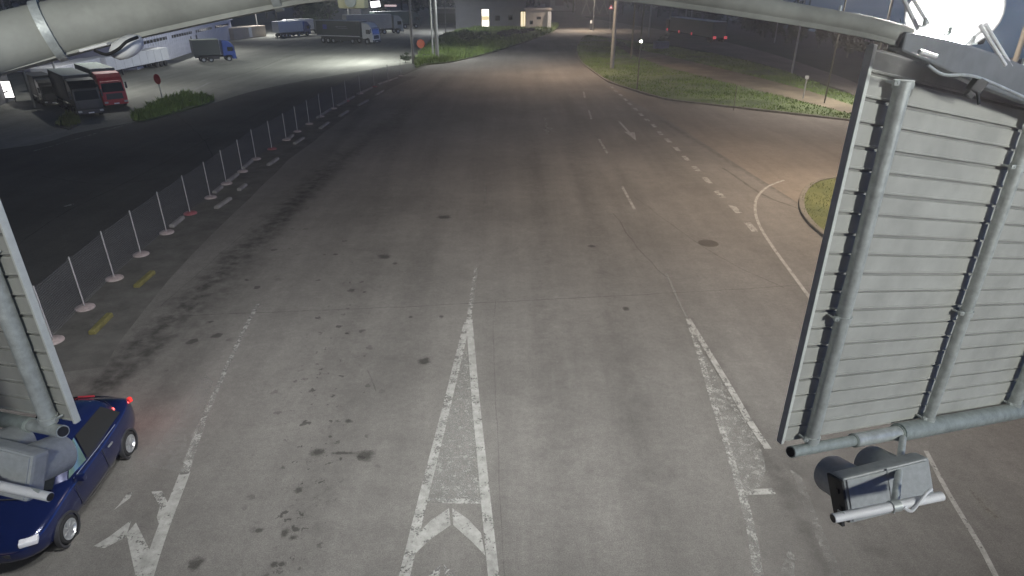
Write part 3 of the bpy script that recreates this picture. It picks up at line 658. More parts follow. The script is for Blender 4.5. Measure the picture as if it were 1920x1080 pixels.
# ------------------------------------------------------------------ traffic signals
def signal(center, ang, tilt, label, strut_top, pipe_a, pipe_b, roll=0.0, k=1.0):
    c0 = center; t = thing('traffic_signal', c0, label, 'traffic light')
    Rm = Matrix.Rotation(ang, 4, 'Z') @ Matrix.Rotation(roll, 4, 'Y') @ Matrix.Rotation(tilt, 4, 'X')
    T = Matrix.Translation(c0) @ Rm @ Matrix.Scale(k, 4)
    def X(p): return T @ Vector(p)
    h = MB().box((0, 0, 0), (.60, .13, .31), None, .022); h.box((0, -.068, 0), (.56, .012, .28), None, .004)
    for x in (-.004,): h.box((x, -.072, 0.0), (.008, .016, .30), None, .002)
    h.v = [X(v) for v in h.v]; h.build('housing', M['housing'], t, org=c0)
    ec = MB().box((-.308, .01, 0), (.02, .16, .28), None, .006); ec.box((-.318, -.02, .06), (.02, .03, .03)); ec.box((-.318, -.02, -.06), (.02, .03, .03)); ec.box((-.30, .06, -.17), (.02, .08, .08))
    ec.v = [X(v) for v in ec.v]; ec.build('end_cap', M['housing_dark'], t, org=c0)
    for x in (-.15, .15):
        vz = MB(); n_ = 28; L = .27; vs = []; fs = []
        for j, (yy, cut) in enumerate([(.06, 0), (.06+L*.5, .12), (.06+L, .42)]):
            for i in range(n_+1):
                a = -math.pi/2+cut+(2*math.pi-2*cut)*i/n_
                for r in (.135, .128): vs.append((x+r*math.cos(a), yy, r*math.sin(a)))
        w_ = (n_+1)*2
        for j in range(2):
            for i in range(n_):
                a = j*w_+i*2; fs += [(a, a+2, a+2+w_, a+w_), (a+1, a+3, a+3+w_, a+1+w_)]
        for i in range(n_): a = 2*w_+i*2; fs.append((a, a+1, a+3, a+2))
        vz.add(vs, fs); vz.v = [X(v) for v in vz.v]; vz.build('visor', M['housing'], t, True, org=c0)
        ln = MB().lathe([(.001, .02), (.06, .015), (.12, 0)], Matrix.Translation((x, .068, 0)) @ Matrix.Rotation(-math.pi/2, 4, 'X'), 20)
        ln.v = [X(v) for v in ln.v]; ln.build('lens', M['glass'], t, True, org=c0)
    br = t
    MB().tube([pipe_a, pipe_b], .031, 18).build('white_bracket', M['white_pipe'], br, True, org=c0)
    e = (pipe_b-pipe_a).normalized(); MB().tube([pipe_a-e*.004, pipe_a+e*.006], .027, 16).build('open_end', M['dark'], br, True, org=c0)
    mid = pipe_a.lerp(pipe_b, .56)
    MB().tube([strut_top, mid], .026, 14).build('strut', M['galv'], br, True, org=c0)
    MB().tube([mid-e*.03, mid+e*.03], .040, 16).build('clamp', M['galv'], br, True, org=c0)
    q = [mid+e*.05+Vector((0, -.03, .0)), mid+e*.10+Vector((0, -.05, -.02)), mid+e*.16+Vector((0, -.03, .03)), mid+e*.22+Vector((0, 0, .06)), mid+e*.28+Vector((0, .03, .05))]
    MB().tube(smooth_path(q, 5), .011, 8).build('cable', M['cable_w'], br, True, org=c0)
    q = MB().tube([pipe_a+e*.06+Vector((0, 0, .03)), X((-.30, -.02, -.10))], .014, 8); q.box(X((-.315, -.01, -.10)), (.04, .05, .05), Rm, .008)
    q.build('bolt', M['galv'], br, True, org=c0)
    return t
sc_ = U(1656, 913, 4.66)
signal(sc_, R(9), R(-22), 'grey two lamp traffic signal seen from behind under the right board', ra+Dr*1.24+Nr*.07, U(1562, 972, 4.15), U(1766, 930, 4.25), roll=R(-9), k=1.13)
sl_ = U(-8, 872, 4.4)
signal(sl_, R(-9), R(-22), 'grey two lamp traffic signal spotted with dirt in front of the blue car', la+Dl*1.0, U(94, 932, 4.1), U(-105, 888, 4.2), roll=R(9), k=1.1)

# ------------------------------------------------------------------ floodlights
def floodlight(pos, target, size, label, energy, col, spot_deg, emit=60, blend=.7, aim=None, rads=.12):
    t = thing('floodlight', pos, label, 'floodlight')
    d = (target-pos).normalized(); q = d.to_track_quat('-Z', 'Y').to_matrix().to_4x4()
    T = Matrix.Translation(pos) @ q
    b_ = MB().box((0, 0, .06), (size[0], size[1], .10), None, .02); b_.box((0, 0, .12), (size[0]*.7, size[1]*.7, .05), None, .01)
    for k in range(5): b_.box((-size[0]*.3+k*size[0]*.15, 0, .16), (.012, size[1]*.6, .05))
    b_.v = [T @ v for v in b_.v]; b_.build('body', M['dark'], t, org=pos)
    g_ = MB().lathe([(.0, -.05), (.3, -.045), (.55, -.03), (.8, -.012), (1, .004)], None, 28); g_.v = [T @ Vector((v.x*size[0]*.34, v.y*size[1]*.34, v.z)) for v in g_.v]
    rf_ = MB().lathe([(.36, .006), (.6, -.012), (.85, -.045), (1.0, -.085), (1.03, -.085), (1.03, .02)], None, 28); rf_.v = [T @ Vector((v.x*size[0]*.56, v.y*size[1]*.56, v.z)) for v in rf_.v]
    rf_.build('reflector', M['white'], t, True, org=pos)
    g_.build('glass', emission('flood_glass', (1, .99, .97), emit), t, True, org=pos)
    y_ = MB().tube([T @ Vector((-size[0]/2-.02, 0, .05)), T @ Vector((-size[0]/2-.02, 0, .22)), T @ Vector((size[0]/2+.02, 0, .22)), T @ Vector((size[0]/2+.02, 0, .05))], .015, 8)
    y_.build('bracket', M['galv'], t, org=pos)
    if energy:
        l = bpy.data.lights.new('flood_lamp', 'SPOT'); l.energy = energy; l.color = col; l.spot_size = R(spot_deg); l.spot_blend = blend; l.shadow_soft_size = rads
        lo = bpy.data.objects.new('flood_lamp', l); C.objects.link(lo); lo.parent = t
        aimd = ((aim or target)-pos).normalized(); lo.location = d*.04; lo.rotation_euler = aimd.to_track_quat('-Z', 'Y').to_euler()
    return t
# visible one over the right board
f1 = U(1785, 22, 3.5)
floodlight(f1, Vector((.4, -.2, 7.7)), (.40, .34), 'glaring white floodlight on the gantry above the right board', 2700, (1, .98, .96), 95, emit=22, blend=1.0)
# front floods lighting the road, above the frame
floodlight(Vector((.9, 5.2, 9.0)), Vector((-1.5, 20, 0)), (.5, .36), 'floodlight above the middle of the gantry aimed down the road', 15500, (.99, 1, .965), 150, emit=30, blend=1.0)
floodlight(Vector((4.6, 5.6, 8.9)), Vector((7, 13, 0)), (.5, .36), 'floodlight on the gantry front beside the right board', 3000, (.99, 1, .955), 150, emit=30, blend=1.0)
floodlight(Vector((7.6, -3.6, 9.3)), Vector((3.8, 5.0, 6.0)), (.4, .3), 'unseen fill floodlight behind the camera lighting the right board', 2600, (.98, 1, .93), 75, emit=30, blend=.8, rads=.45)  # unseen fill lamp, added to light the board's back evenly
floodlight(Vector((-1.6, -1.4, 9.2)), Vector((-4.0, 4.4, 6.4)), (.4, .3), 'unseen fill floodlight behind the camera lighting the left board', 800, (.98, 1, .93), 80, emit=30, blend=.8, rads=.3)  # unseen fill lamp, added for the back of the left board

floodlight(Vector((-3.0, 5.0, 8.95)), Vector((-16, 16, 0)), (.4, .3), 'unseen floodlight added to lift the dark lane on the left', 4500, (1, 1, .95), 150, emit=30, blend=1.0)  # unseen lamp put in to raise the lane's dark tones
# ------------------------------------------------------------------ street lamps and poles
def lamp_post(px, h, r0, r1, label, arm=None, energy=0, col=(1, 1, 1), m_='pole', spot=150, group=None, tgt=None, name='street_lamp', cat='street lamp', pos=None):
    b_ = pos or P(*px); t = thing(name, b_, label, cat, group)
    MB().tube([b_, b_+Vector((0, 0, h*.5)), b_+Vector((0, 0, h))], [r0, (r0+r1)/2, r1], 12).build('pole', M[m_], t, True, org=b_)
    if arm:
        e = b_+Vector((arm[0], arm[1], h+.35))
        MB().tube(smooth_path([b_+Vector((0, 0, h-.05)), b_+Vector((arm[0]*.4, arm[1]*.4, h+.25)), e], 4), [r1*.8]*9, 8).build('arm', M[m_], t, True, org=b_)
        dd = math.atan2(arm[1], arm[0]); Rz = Matrix.Rotation(dd, 4, 'Z')
        MB().box(e, (.7, .3, .12), Rz, .03).build('lamp_head', M['pole'], t, org=b_)
        MB().box(e+Vector((0, 0, -.068)), (.55, .22, .02), Rz, .004).build('lamp_glass', emission('street_glass', col, 40), t, org=b_)
        if energy:
            l = bpy.data.lights.new('street_bulb', 'SPOT'); l.energy = energy; l.color = col; l.spot_size = R(spot); l.spot_blend = .9; l.shadow_soft_size = .15
            lo = bpy.data.objects.new('street_bulb', l); C.objects.link(lo); lo.parent = t; lo.location = e-b_+Vector((0, 0, -.1))
            if tgt is not None: lo.rotation_euler = (tgt-e).normalized().to_track_quat('-Z', 'Y').to_euler()
    return t
WARM = (1, .74, .52); COOL = (.96, 1, .93)
lamp_post((1147, 130), 13.5, .23, .17, 'thick concrete lamp column on the grass island', (-4.5, -3.5), 24000, WARM, 'pole', 150)
lamp_post((0, 0), 15.5, .12, .08, 'lamp post hidden behind the right sign board', (-5.5, -2.0), 26000, (1, .78, .56), 'pole', 150, pos=Vector((20.5, 27, 0)))
lamp_post((775, 119), 10.5, .17, .13, 'dark steel lamp post at the end of the fence', (-5.0, 1.0), 28000, COOL, 'pole', 150, tgt=P(600, 116))
lamp_post((812, 106), 10.5, .13, .1, 'slim lamp pole beside the thick one on the verge', None, 0, COOL, 'pole_light', name='pole', cat='pole')
lamp_post((820, 112), 10.5, .26, .2, 'thick pale lamp column on the left verge', (3.0, 0), 16000, COOL, 'pole_light')
lamp_post((0, 0), 10, .12, .08, 'lamp post behind the trailers of the truck lot', (2, -1), 27000, (1, 1, .95), 'pole', 150, pos=Vector((-50, 92, 0)))
lamp_post((0, 0), 10, .12, .08, 'lamp post behind the parked trucks in the far lot', (2, -1), 20000, (1, 1, .96), 'pole', 150, pos=Vector((-36, 150, 0)))
lamp_post((1112, 58), 10, .12, .09, 'slim pole at the far tip of the grass island', (-2.5, 0), 19000, (1, .82, .64), 'pole')
lamp_post((1183, 112), 10.5, .12, .09, 'slim pale pole left of the bright bollard lamp', None, m_='pole_thin', name='pole', cat='pole')
lamp_post((1216, 70), 10.5, .16, .12, 'pale pole behind the bright bollard lamp', None, m_='pole_light', name='pole', cat='pole')
t = lamp_post((1194, 171), 10.5, .055, .045, 'thin tall pole with small bright lamp halfway up', None, m_='pole_thin', name='lamp_pole', cat='lamp pole')
bz = P(1194, 171); zz = 4.05
MB().lathe([(0, -.10), (.08, -.07), (.11, 0), (.08, .07), (0, .10)], Matrix.Translation(bz+Vector((0, -.1, zz))), 14).build('bulb', emission('bulb_warm', (1, .96, .85), 25), t, True, org=bz)
for px, r, mm, lb in [((1285, 40), .2, 'pole_light', 'left pole of the pair behind the dark lorry'), ((1295, 42), .15, 'pole_light', 'right pole of the pair behind the dark lorry'), ((1452, 80), .1, 'pole_light', 'pale pole rising beyond the back road'), ((1484, 140), .1, 'pole_light', 'twin pale pole at the back road edge'), ((1545, 196), .055, 'pole_thin', 'thin dark pole on the grass near the right board'), ((66, 201), .08, 'pole', 'thin dark pole by the bright kiosk window'), ]:
    lamp_post(px, 9.5, r, r*.8, lb, None, m_=mm, name='pole', cat='pole')
b_ = P(1505, 187); t = thing('marker_post', b_, 'short pale marker post on the grass by the thin pole', 'marker post'); MB().tube([b_, b_+Vector((0, 0, 1.6))], .06, 8).build('post', M['pole_light'], t, True, org=b_)
MB().box(b_+Vector((0, 0, 1.72)), (.3, .04, .25), None, .01).build('plate', M['pole_light'], t, org=b_)
b_ = P(1375, 207, .1); t = thing('marker_post', b_, 'thin stake standing at the lower edge of the grass', 'marker post'); MB().tube([b_, b_+Vector((0, 0, 1.7))], .03, 8).build('post', M['pole_thin'], t, True, org=b_)
lamp_post((116, 176), 9.5, .08, .06, 'thin lamp pole beside the black lorry cab', (4.5, .6), 5500, (1, 1, .94), 'pole_light', 150)
lamp_post((0, 0), 10, .12, .08, 'lamp post at the near edge of the back road', (-1, 2), 16000, (1, .9, .78), 'pole', 150, pos=P(1625, 205))
lamp_post((0, 0), 11, .12, .09, 'added lamp post brightening the grey building fronts', (0, 2), 14000, (.95, .97, 1), 'pole', 150, pos=P(836, 62))  # lamp added to brighten the far building fronts
lamp_post((485, 64), 9.5, .15, .11, 'pole beside the white trailer at the lot edge with an added lamp', (3.5, -3.5), 15000, (1, 1, .96), 'pole', 150)  # the pole is real, its lamp is added to brighten the white lorries
# round red signs
def round_sign(px, h, r, label, m_, yaw):
    b_ = P(*px); t = thing('round_sign', b_, label, 'road sign', None, yaw)
    MB().tube([(0, 0, 0), (0, 0, h)], .035, 8).build('post', M['pole_light'], t, True)
    MB().tube([(0, -.03, h), (0, -.055, h)], r, 8 if r > .4 else 22).build('plate', m_, t)
    MB().tube([(0, -.056, h), (0, -.062, h)], r*.94, 8 if r > .4 else 22).build('face', m_, t)
round_sign((306, 193), 1.78, .38, 'red round sign on a thin post above the weedy island', M['signred'], R(-25))
round_sign((790, 100), 1.25, .60, 'orange red round sign at the tip of the left verge', mat('sign_orange', (.36, .08, .04), .6, 0, .15, 5), R(-10))
# warning sign, lit red
b_ = P(1143, 55); t = thing('warning_sign', b_, 'small red and white lit sign beside the concrete column', 'road sign')
MB().tube([b_, b_+Vector((0, 0, 5.2))], .05, 8).build('post', M['pole'], t, True, org=b_)
hh = b_+Vector((0, -.1, 4.5)); MB().add([hh+Vector((-.45, 0, -.35)), hh+Vector((.45, 0, -.35)), hh+Vector((0, 0, .5)), hh+Vector((-.45, .04, -.35)), hh+Vector((.45, .04, -.35)), hh+Vector((0, .04, .5))], [(0, 1, 2), (3, 5, 4), (0, 1, 4, 3), (1, 2, 5, 4), (2, 0, 3, 5)]).build('plate', mat('sign_face_red', (.7, .1, .12), .5, emit=((1, .15, .2), .25)), t, org=b_)
MB().add([hh+Vector((-.22, -.01, -.22)), hh+Vector((.22, -.01, -.22)), hh+Vector((0, -.01, .22))], [(0, 1, 2)]).build('inner_face', mat('sign_face_white', (.8, .8, .8), .5, emit=((1, 1, 1), .5)), t, org=b_)
# bollard with white top
b_ = P(1108, 56); t = thing('bollard', b_, 'dark bollard with pale top at the bend of the far road', 'bollard')
MB().tube([b_, b_+Vector((0, 0, 1.3))], [.3, .22], 10).build('body', M['dark'], t, True, org=b_); MB().tube([b_+Vector((0, 0, 1.3)), b_+Vector((0, 0, 1.9))], .25, 10).build('cap', M['white'], t, True, org=b_)
# round white lamp on short post by the building
b_ = P(867, 46); t = thing('globe_lamp', b_, 'small glowing globe lamp on a post left of the building', 'lamp')
MB().tube([b_, b_+Vector((0, 0, 2.2))], .22, 10).build('post', M['pole_light'], t, True, org=b_)
MB().lathe([(0, -.35), (.4, -.25), (.55, 0), (.4, .25), (0, .35)], Matrix.Translation(b_+Vector((0, 0, 2.6))), 14).build('globe', emission('globe_glow', (.95, .95, 1), 5), t, True, org=b_)
# blue bin and shrub
b_ = P(1239, 92, .1); t = thing('waste_bin', b_, 'blue wheeled waste bin lying on the grass island', 'waste bin', None, R(15))
MB().box((0, 0, .5), (2.1, 1.0, .9), None, .08).build('body', mat('bin_blue', (.03, .05, .12), .6), t, True)
MB().box((0, 0, 1.0), (2.16, 1.06, .1), None, .03).build('lid', mat('bin_lid', (.025, .04, .09), .6), t, True)
for x in (-.8, .8): MB().lathe([(.0, -.05), (.12, -.05), (.12, .05), (0, .05)], Matrix.Translation((x, -.5, .06)) @ Matrix.Rotation(math.pi/2, 4, 'X'), 12).build('wheel', M['black'], t, True)

# ------------------------------------------------------------------ trees, shrubs, woodland
leaf_d = mat('leaf_dark', (.030, .045, .022), .8, 0, .5, .15, col2=(.012, .018, .010))
leaf_g = mat('leaf_green', (.07, .12, .03), .8, 0, .5, .5, col2=(.03, .05, .015))
bark = mat('bark', (.05, .04, .03), .9, 0, .3, 4)
def foliage(mb, c, rx, rz, n, sz, rnd, lumps=7):
    cl_ = []
    for _ in range(lumps):
        a = rnd.uniform(0, 6.28); q = rnd.uniform(.2, .75); cl_.append((c+Vector((math.cos(a)*rx*q, math.sin(a)*rx*q, rnd.uniform(-.7, .8)*rz)), rnd.uniform(.3, .55)))
    for _ in range(n):
        cc, k = rnd.choice(cl_); d = Vector((rnd.gauss(0, 1), rnd.gauss(0, 1), rnd.gauss(0, 1))).normalized()*(rnd.random()**.4)
        p = cc+Vector((d.x*rx*k, d.y*rx*k, d.z*rz*k)); s = sz*rnd.uniform(.5, 1.3)
        u = Vector((rnd.gauss(0, 1), rnd.gauss(0, 1), rnd.gauss(0, 1))).normalized(); v = u.orthogonal().normalized()
        mb.add([p-u*s, p+v*s*.5, p+u*s, p-v*s*.5], [(0, 1, 2, 3)])
def woodland(spots, label, seed, hmin, hmax, sz=.5, n=420):
    rnd = random.Random(seed); mb = MB()
    for (x, y) in spots:
        h = rnd.uniform(hmin, hmax); p = Vector((x, y, -.06)); mb.tube([p, p+Vector((rnd.uniform(-.3, .3), 0, h*.5)), p+Vector((0, 0, h*.8))], [h*.022, h*.015, h*.006], 6)
        foliage(mb, p+Vector((0, 0, h*.55)), h*.36, h*.46, n, sz, rnd, 9)
    o = mb.build('woodland', leaf_d, fixn=False); tag(o, label, 'wood', None, 'stuff'); return o
rnd = random.Random(4)
for i, (f0, f1, n_, hh) in enumerate([(0, .22, 14, (9, 12)), (.22, .42, 12, (6.5, 8.5)), (.42, .62, 12, (5.0, 6.2)), (.62, 1.0, 16, (3.8, 4.7))]):
    sp_ = []
    for k in range(n_):
        f = f0+(f1-f0)*k/n_; p = P(1150+f*560, 28+(f**1.5)*108); sp_.append((min(p.x+rnd.uniform(-1, 7), 58), p.y+rnd.uniform(2, 16)))
    woodland(sp_, ['tall dark wood where the back road bends away', 'dark wood behind the lorry with red lights', 'dark wood between that lorry and the pale poles', 'low dark thicket near the right sign board'][i], 21+i*7, hh[0], hh[1], .4)
sp_ = [(-150+i*5.2+rnd.uniform(-2, 2), 190+rnd.uniform(-6, 40)) for i in range(30)]
woodland(sp_, 'dark wood behind the truck lot on the left', 22, 10, 15, .7)
sp_ = [(-95+rnd.uniform(-4, 4), 60+i*8) for i in range(15)]
woodland(sp_, 'dark wood beyond the left edge of the lot', 24, 8, 12, .6)
sp_ = [(-25+i*6+rnd.uniform(-2, 2), 262+rnd.uniform(-6, 40)) for i in range(24)]
woodland(sp_, 'dark wood behind the lit building', 23, 12, 18, .8)
def tree(pos, h, rx, label, seed, n=900, sz=.3, m_=None, name='tree', cat='tree', group=None):
    rnd = random.Random(seed); t = thing(name, pos, label, cat, group)
    MB().tube([pos, pos+Vector((.1, 0, h*.4)), pos+Vector((0, 0, h*.75))], [h*.03, h*.02, h*.008], 8).build('trunk', bark, t, True, org=pos)
    mb = MB(); foliage(mb, pos+Vector((0, 0, h*.6)), rx, h*.42, n, sz, rnd, 9); mb.build('crown', m_ or leaf_g, t, org=pos, fixn=False)
tree(P(618, 44), 6.5, 5.0, 'lit green tree behind the parked trucks', 3, 1400, .45)
tree(P(590, 46), 5.5, 4.0, 'smaller green tree left of the lit one', 5, 900, .4)
tree(P(1160, 90, .1), .9, 1.0, 'low dark shrub behind the concrete column', 6, 500, .12, leaf_d, 'shrub', 'shrub')
tree(P(1246, 84, .1), 1.6, 1.1, 'dark shrub growing behind the blue bin', 7, 500, .14, leaf_d, 'shrub', 'shrub')
tree(P(760, 118), 1.1, .9, 'dark shrub at the foot of the fence end post', 8, 600, .11, leaf_d, 'shrub', 'shrub')
tree(P(985, 66, .1), 1.3, 2.4, 'dark hedge shrub below the lit narrow window', 9, 700, .2, leaf_d, 'shrub', 'shrub')
tree(P(955, 72, .1), 1.5, 2.6, 'dark hedge shrub on the verge before the building', 10, 700, .2, leaf_d, 'shrub', 'shrub')
tree(P(888, 78, .1), 1.8, 2.8, 'leafy shrub on the verge below the bright window', 11, 800, .2, leaf_g, 'shrub', 'shrub')

# ------------------------------------------------------------------ buildings
wall_g = mat('wall_grey', (.16, .165, .175), .85, 0, .12, .6, .1, 6)
wall_p = mat('wall_pale', (.50, .45, .40), .85, 0, .1, .6, .1, 6)
wall_d = mat('wall_dark', (.10, .10, .11), .85, 0, .15, .5)
roof_g = mat('roof_grey', (.13, .13, .14), .8, 0, .15, .5)
win_lit = emission('window_lit', (1, .93, .8), 3.0); win_warm = emission('window_warm', (1, .85, .55), 1.1)
def bldg(px0, px1, y, depth, h, label, m_, name='building', roofm=None, over=.3, cat='building'):
    a, b2 = P(px0, y), P(px1, y); d = b2-a; L = d.length; t = thing(name, a, label, cat, None, math.atan2(d.y, d.x))
    MB().box((L/2, depth/2, h/2), (L, depth, h)).build('wall', m_, t)
    MB().box((L/2, depth/2, h+.15), (L+over*2, depth+over*2, .3), None, .03).build('roof', roofm or roof_g, t)
    return t, L
def win(t, x, z, wx, hz, m_, frame=None, name='window', y=0.0):
    f = MB().box((x, y-.02, z), (wx+.16, .06, hz+.16)).build(name, frame or M['dark'], t)
    MB().box((x, y-.06, z), (wx, .03, hz)).build('pane', m_, f)
bt, L = bldg(855, 986, 54, 14, 5.6, 'low grey building with two brightly lit narrow windows', wall_g)
mpp = L/(986-855)
def bx(px): return (px-855)*mpp
win(bt, bx(910.5), 2.25, 1.55, 3.5, win_lit); win(bt, bx(978.5), 2.0, .5, 3.0, win_warm); win(bt, bx(983), 2.0, .4, 3.0, win_warm)
MB().box((bx(910.5), -.09, 2.2), (1.5, .03, .9)).build('blind', emission('blind_glow', (1, .8, .45), .75), bt)
win(bt, bx(933), 2.2, .9, .9, M['glass']); win(bt, bx(957), 2.3, .8, .8, M['glass'])
at, L2 = bldg(986, 1032, 56, 9, 4.0, 'pale annex wall with flat roof beside the far road', wall_p, roofm=mat('roof_pale', (.4, .35, .32), .8))
MB().box((L2-.3, -.25, 1.8), (.8, .5, 3.6), None, .03).build('pillar', M['white'], at)
win(at, L2*.22, 1.5, .55, .6, M['glass']); win(at, L2*.52, 2.4, .8, .4, M['glass'])
ct, L3 = bldg(816, 862, 46, 6, 3.6, 'open canopy with a pale roof edge left of the low building', wall_d, 'canopy', mat('canopy_edge', (.42, .40, .36), .7), .6, 'canopy')
win(ct, L3*.45, 1.5, 5.0, 2.0, M['dark'], name='opening')
ut, L4 = bldg(1030, 1082, 20, 30, 14, 'tall grey hall behind the pale annex', mat('hall_grey', (.15, .155, .165), .85, 0, .15, .15), 'building')
win(ut, L4*.35, 5, 3.5, 6, M['dark'], name='gate')
vt, L5 = bldg(1090, 1140, 30, 20, 10, 'dark shed with braced frame beyond the far road', wall_d, 'shed', None, .3, 'shed')
mbt = MB()
for k in range(3): mbt.tube([(L5*k/3, -.2, .5), (L5*(k+1)/3, -.2, 8)], .2, 6); mbt.tube([(L5*(k+1)/3, -.2, .5), (L5*k/3, -.2, 8)], .2, 6)
mbt.build('bracing', M['pole'], vt)
# warehouse on the left
wa, wb = P(258, 131), P(438, 73); dd_ = wb-wa; WL = dd_.length
wt = thing('warehouse', wa, 'long pale metal warehouse with a band of small windows', 'warehouse', None, math.atan2(dd_.y, dd_.x))
ribm = mat('ribbed_metal', (.55, .55, .62), .6, .1, .08, 1.0)
WH = 3.15
mb = MB().box((WL/2, 6, WH/2), (WL, 12, WH))
for k in range(int(WL/.9)): mb.box((.45+k*.9, -.02, WH/2-.05), (.09, .06, WH-.2))
mb.build('wall', ribm, wt)
MB().extrude_x([(-.35, WH+.0), (-.35, WH+.12), (6, WH+.85), (12.3, WH+.12), (12.3, WH), (6, WH+.6)], -.4, WL+.4).build('roof', mat('roof_metal', (.70, .70, .74), .5, .2, .1, .6), wt)
for gq in range(4):
    x0 = WL*(.06+gq*.235)
    f = MB().box((x0+WL*.09, -.06, WH*.80), (WL*.19, .05, .34)).build('window_band', M['glass'], wt)
    mq = MB()
    for j in range(8): mq.box((x0+WL*.09-WL*.083+j*WL*.0235, -.095, WH*.80), (.09, .03, .36))
    mq.build('mullion', ribm, f)
for xx in (.46, .52): MB().box((WL*xx, -.06, 1.2), (.5, .05, 1.7)).build('door', M['dark'], wt)
# container row
ca_, cb_ = P(440, 75), P(500, 68); d = cb_-ca_; t = thing('container', ca_, 'pale beige storage container behind the lot', 'container', None, math.atan2(d.y, d.x)); Lc = d.length
MB().box((Lc/2, 1.2, .95), (Lc, 2.4, 1.9), None, .05).build('body', mat('container_beige', (.42, .36, .30), .7, 0, .12, 2), t)
MB().box((Lc*.5, -.03, .95), (.9, .05, 1.6)).build('door', M['white'], t)
# dark building with glowing window at the far left
kt, KL = bldg(-60, 150, 200, 8, 2.6, 'dark low building with a glowing white window at the far left', wall_d)
kt.rotation_euler = (0, 0, math.atan2((P(190, 118)-P(-60, 215)).y, (P(190, 118)-P(-60, 215)).x)); kt.location = P(-60, 222)
t = thing('light_box', P(19, 192), 'blank glowing white sign panel with dark silhouettes at the far left', 'sign', None, R(20))
MB().box((0, 0, .95), (.95, .12, 1.35), None, .02).build('frame', M['dark'], t); MB().box((0, -.07, .98), (.82, .02, 1.2)).build('panel', emission('panel_glow', (1, .97, .95), 2.6), t)
MB().box((-.1, -.12, .78), (.5, .03, .09), Matrix.Rotation(R(-20), 4, 'Y')).build('branch', M['dark'], t)
for x in (-.4, .4): MB().tube([(x, 0, 0), (x, 0, .3)], .04, 8).build('leg', M['dark'], t)
# lit boards behind trucks
b_ = P(706, 34); t = thing('light_box', b_, 'bright white lit sign above the grey trailer', 'sign'); MB().tube([b_, b_+Vector((0, 0, 3.2))], .12, 8).build('post', M['pole'], t, True, org=b_)
MB().box(b_+Vector((0, 0, 3.9)), (2.9, .3, 1.7), Matrix.Rotation(R(-6), 4, 'Y'), .05).build('panel', emission('sign_glow', (1, .98, 1), 3), t, org=b_)
b_ = P(734, 34); t = thing('light_box', b_, 'faint pinkish lit strip above the dark truck', 'sign'); MB().tube([b_, b_+Vector((0, 0, 3.2))], .12, 8).build('post', M['pole'], t, True, org=b_)
MB().box(b_+Vector((0, 0, 3.5)), (3.6, .3, .5), None, .05).build('panel', emission('strip_glow', (1, .75, .75), .7), t, org=b_)
b_ = P(669, 46); t = thing('kiosk', b_, 'small pale kiosk behind the grey trailer', 'kiosk'); MB().box(b_+Vector((0, 1, 2.2)), (2.2, 2, 4.4), None, .05).build('wall', wall_p, t, org=b_); MB().box(b_+Vector((0, 1, 4.5)), (2.5, 2.3, .2)).build('roof', roof_g, t, org=b_)

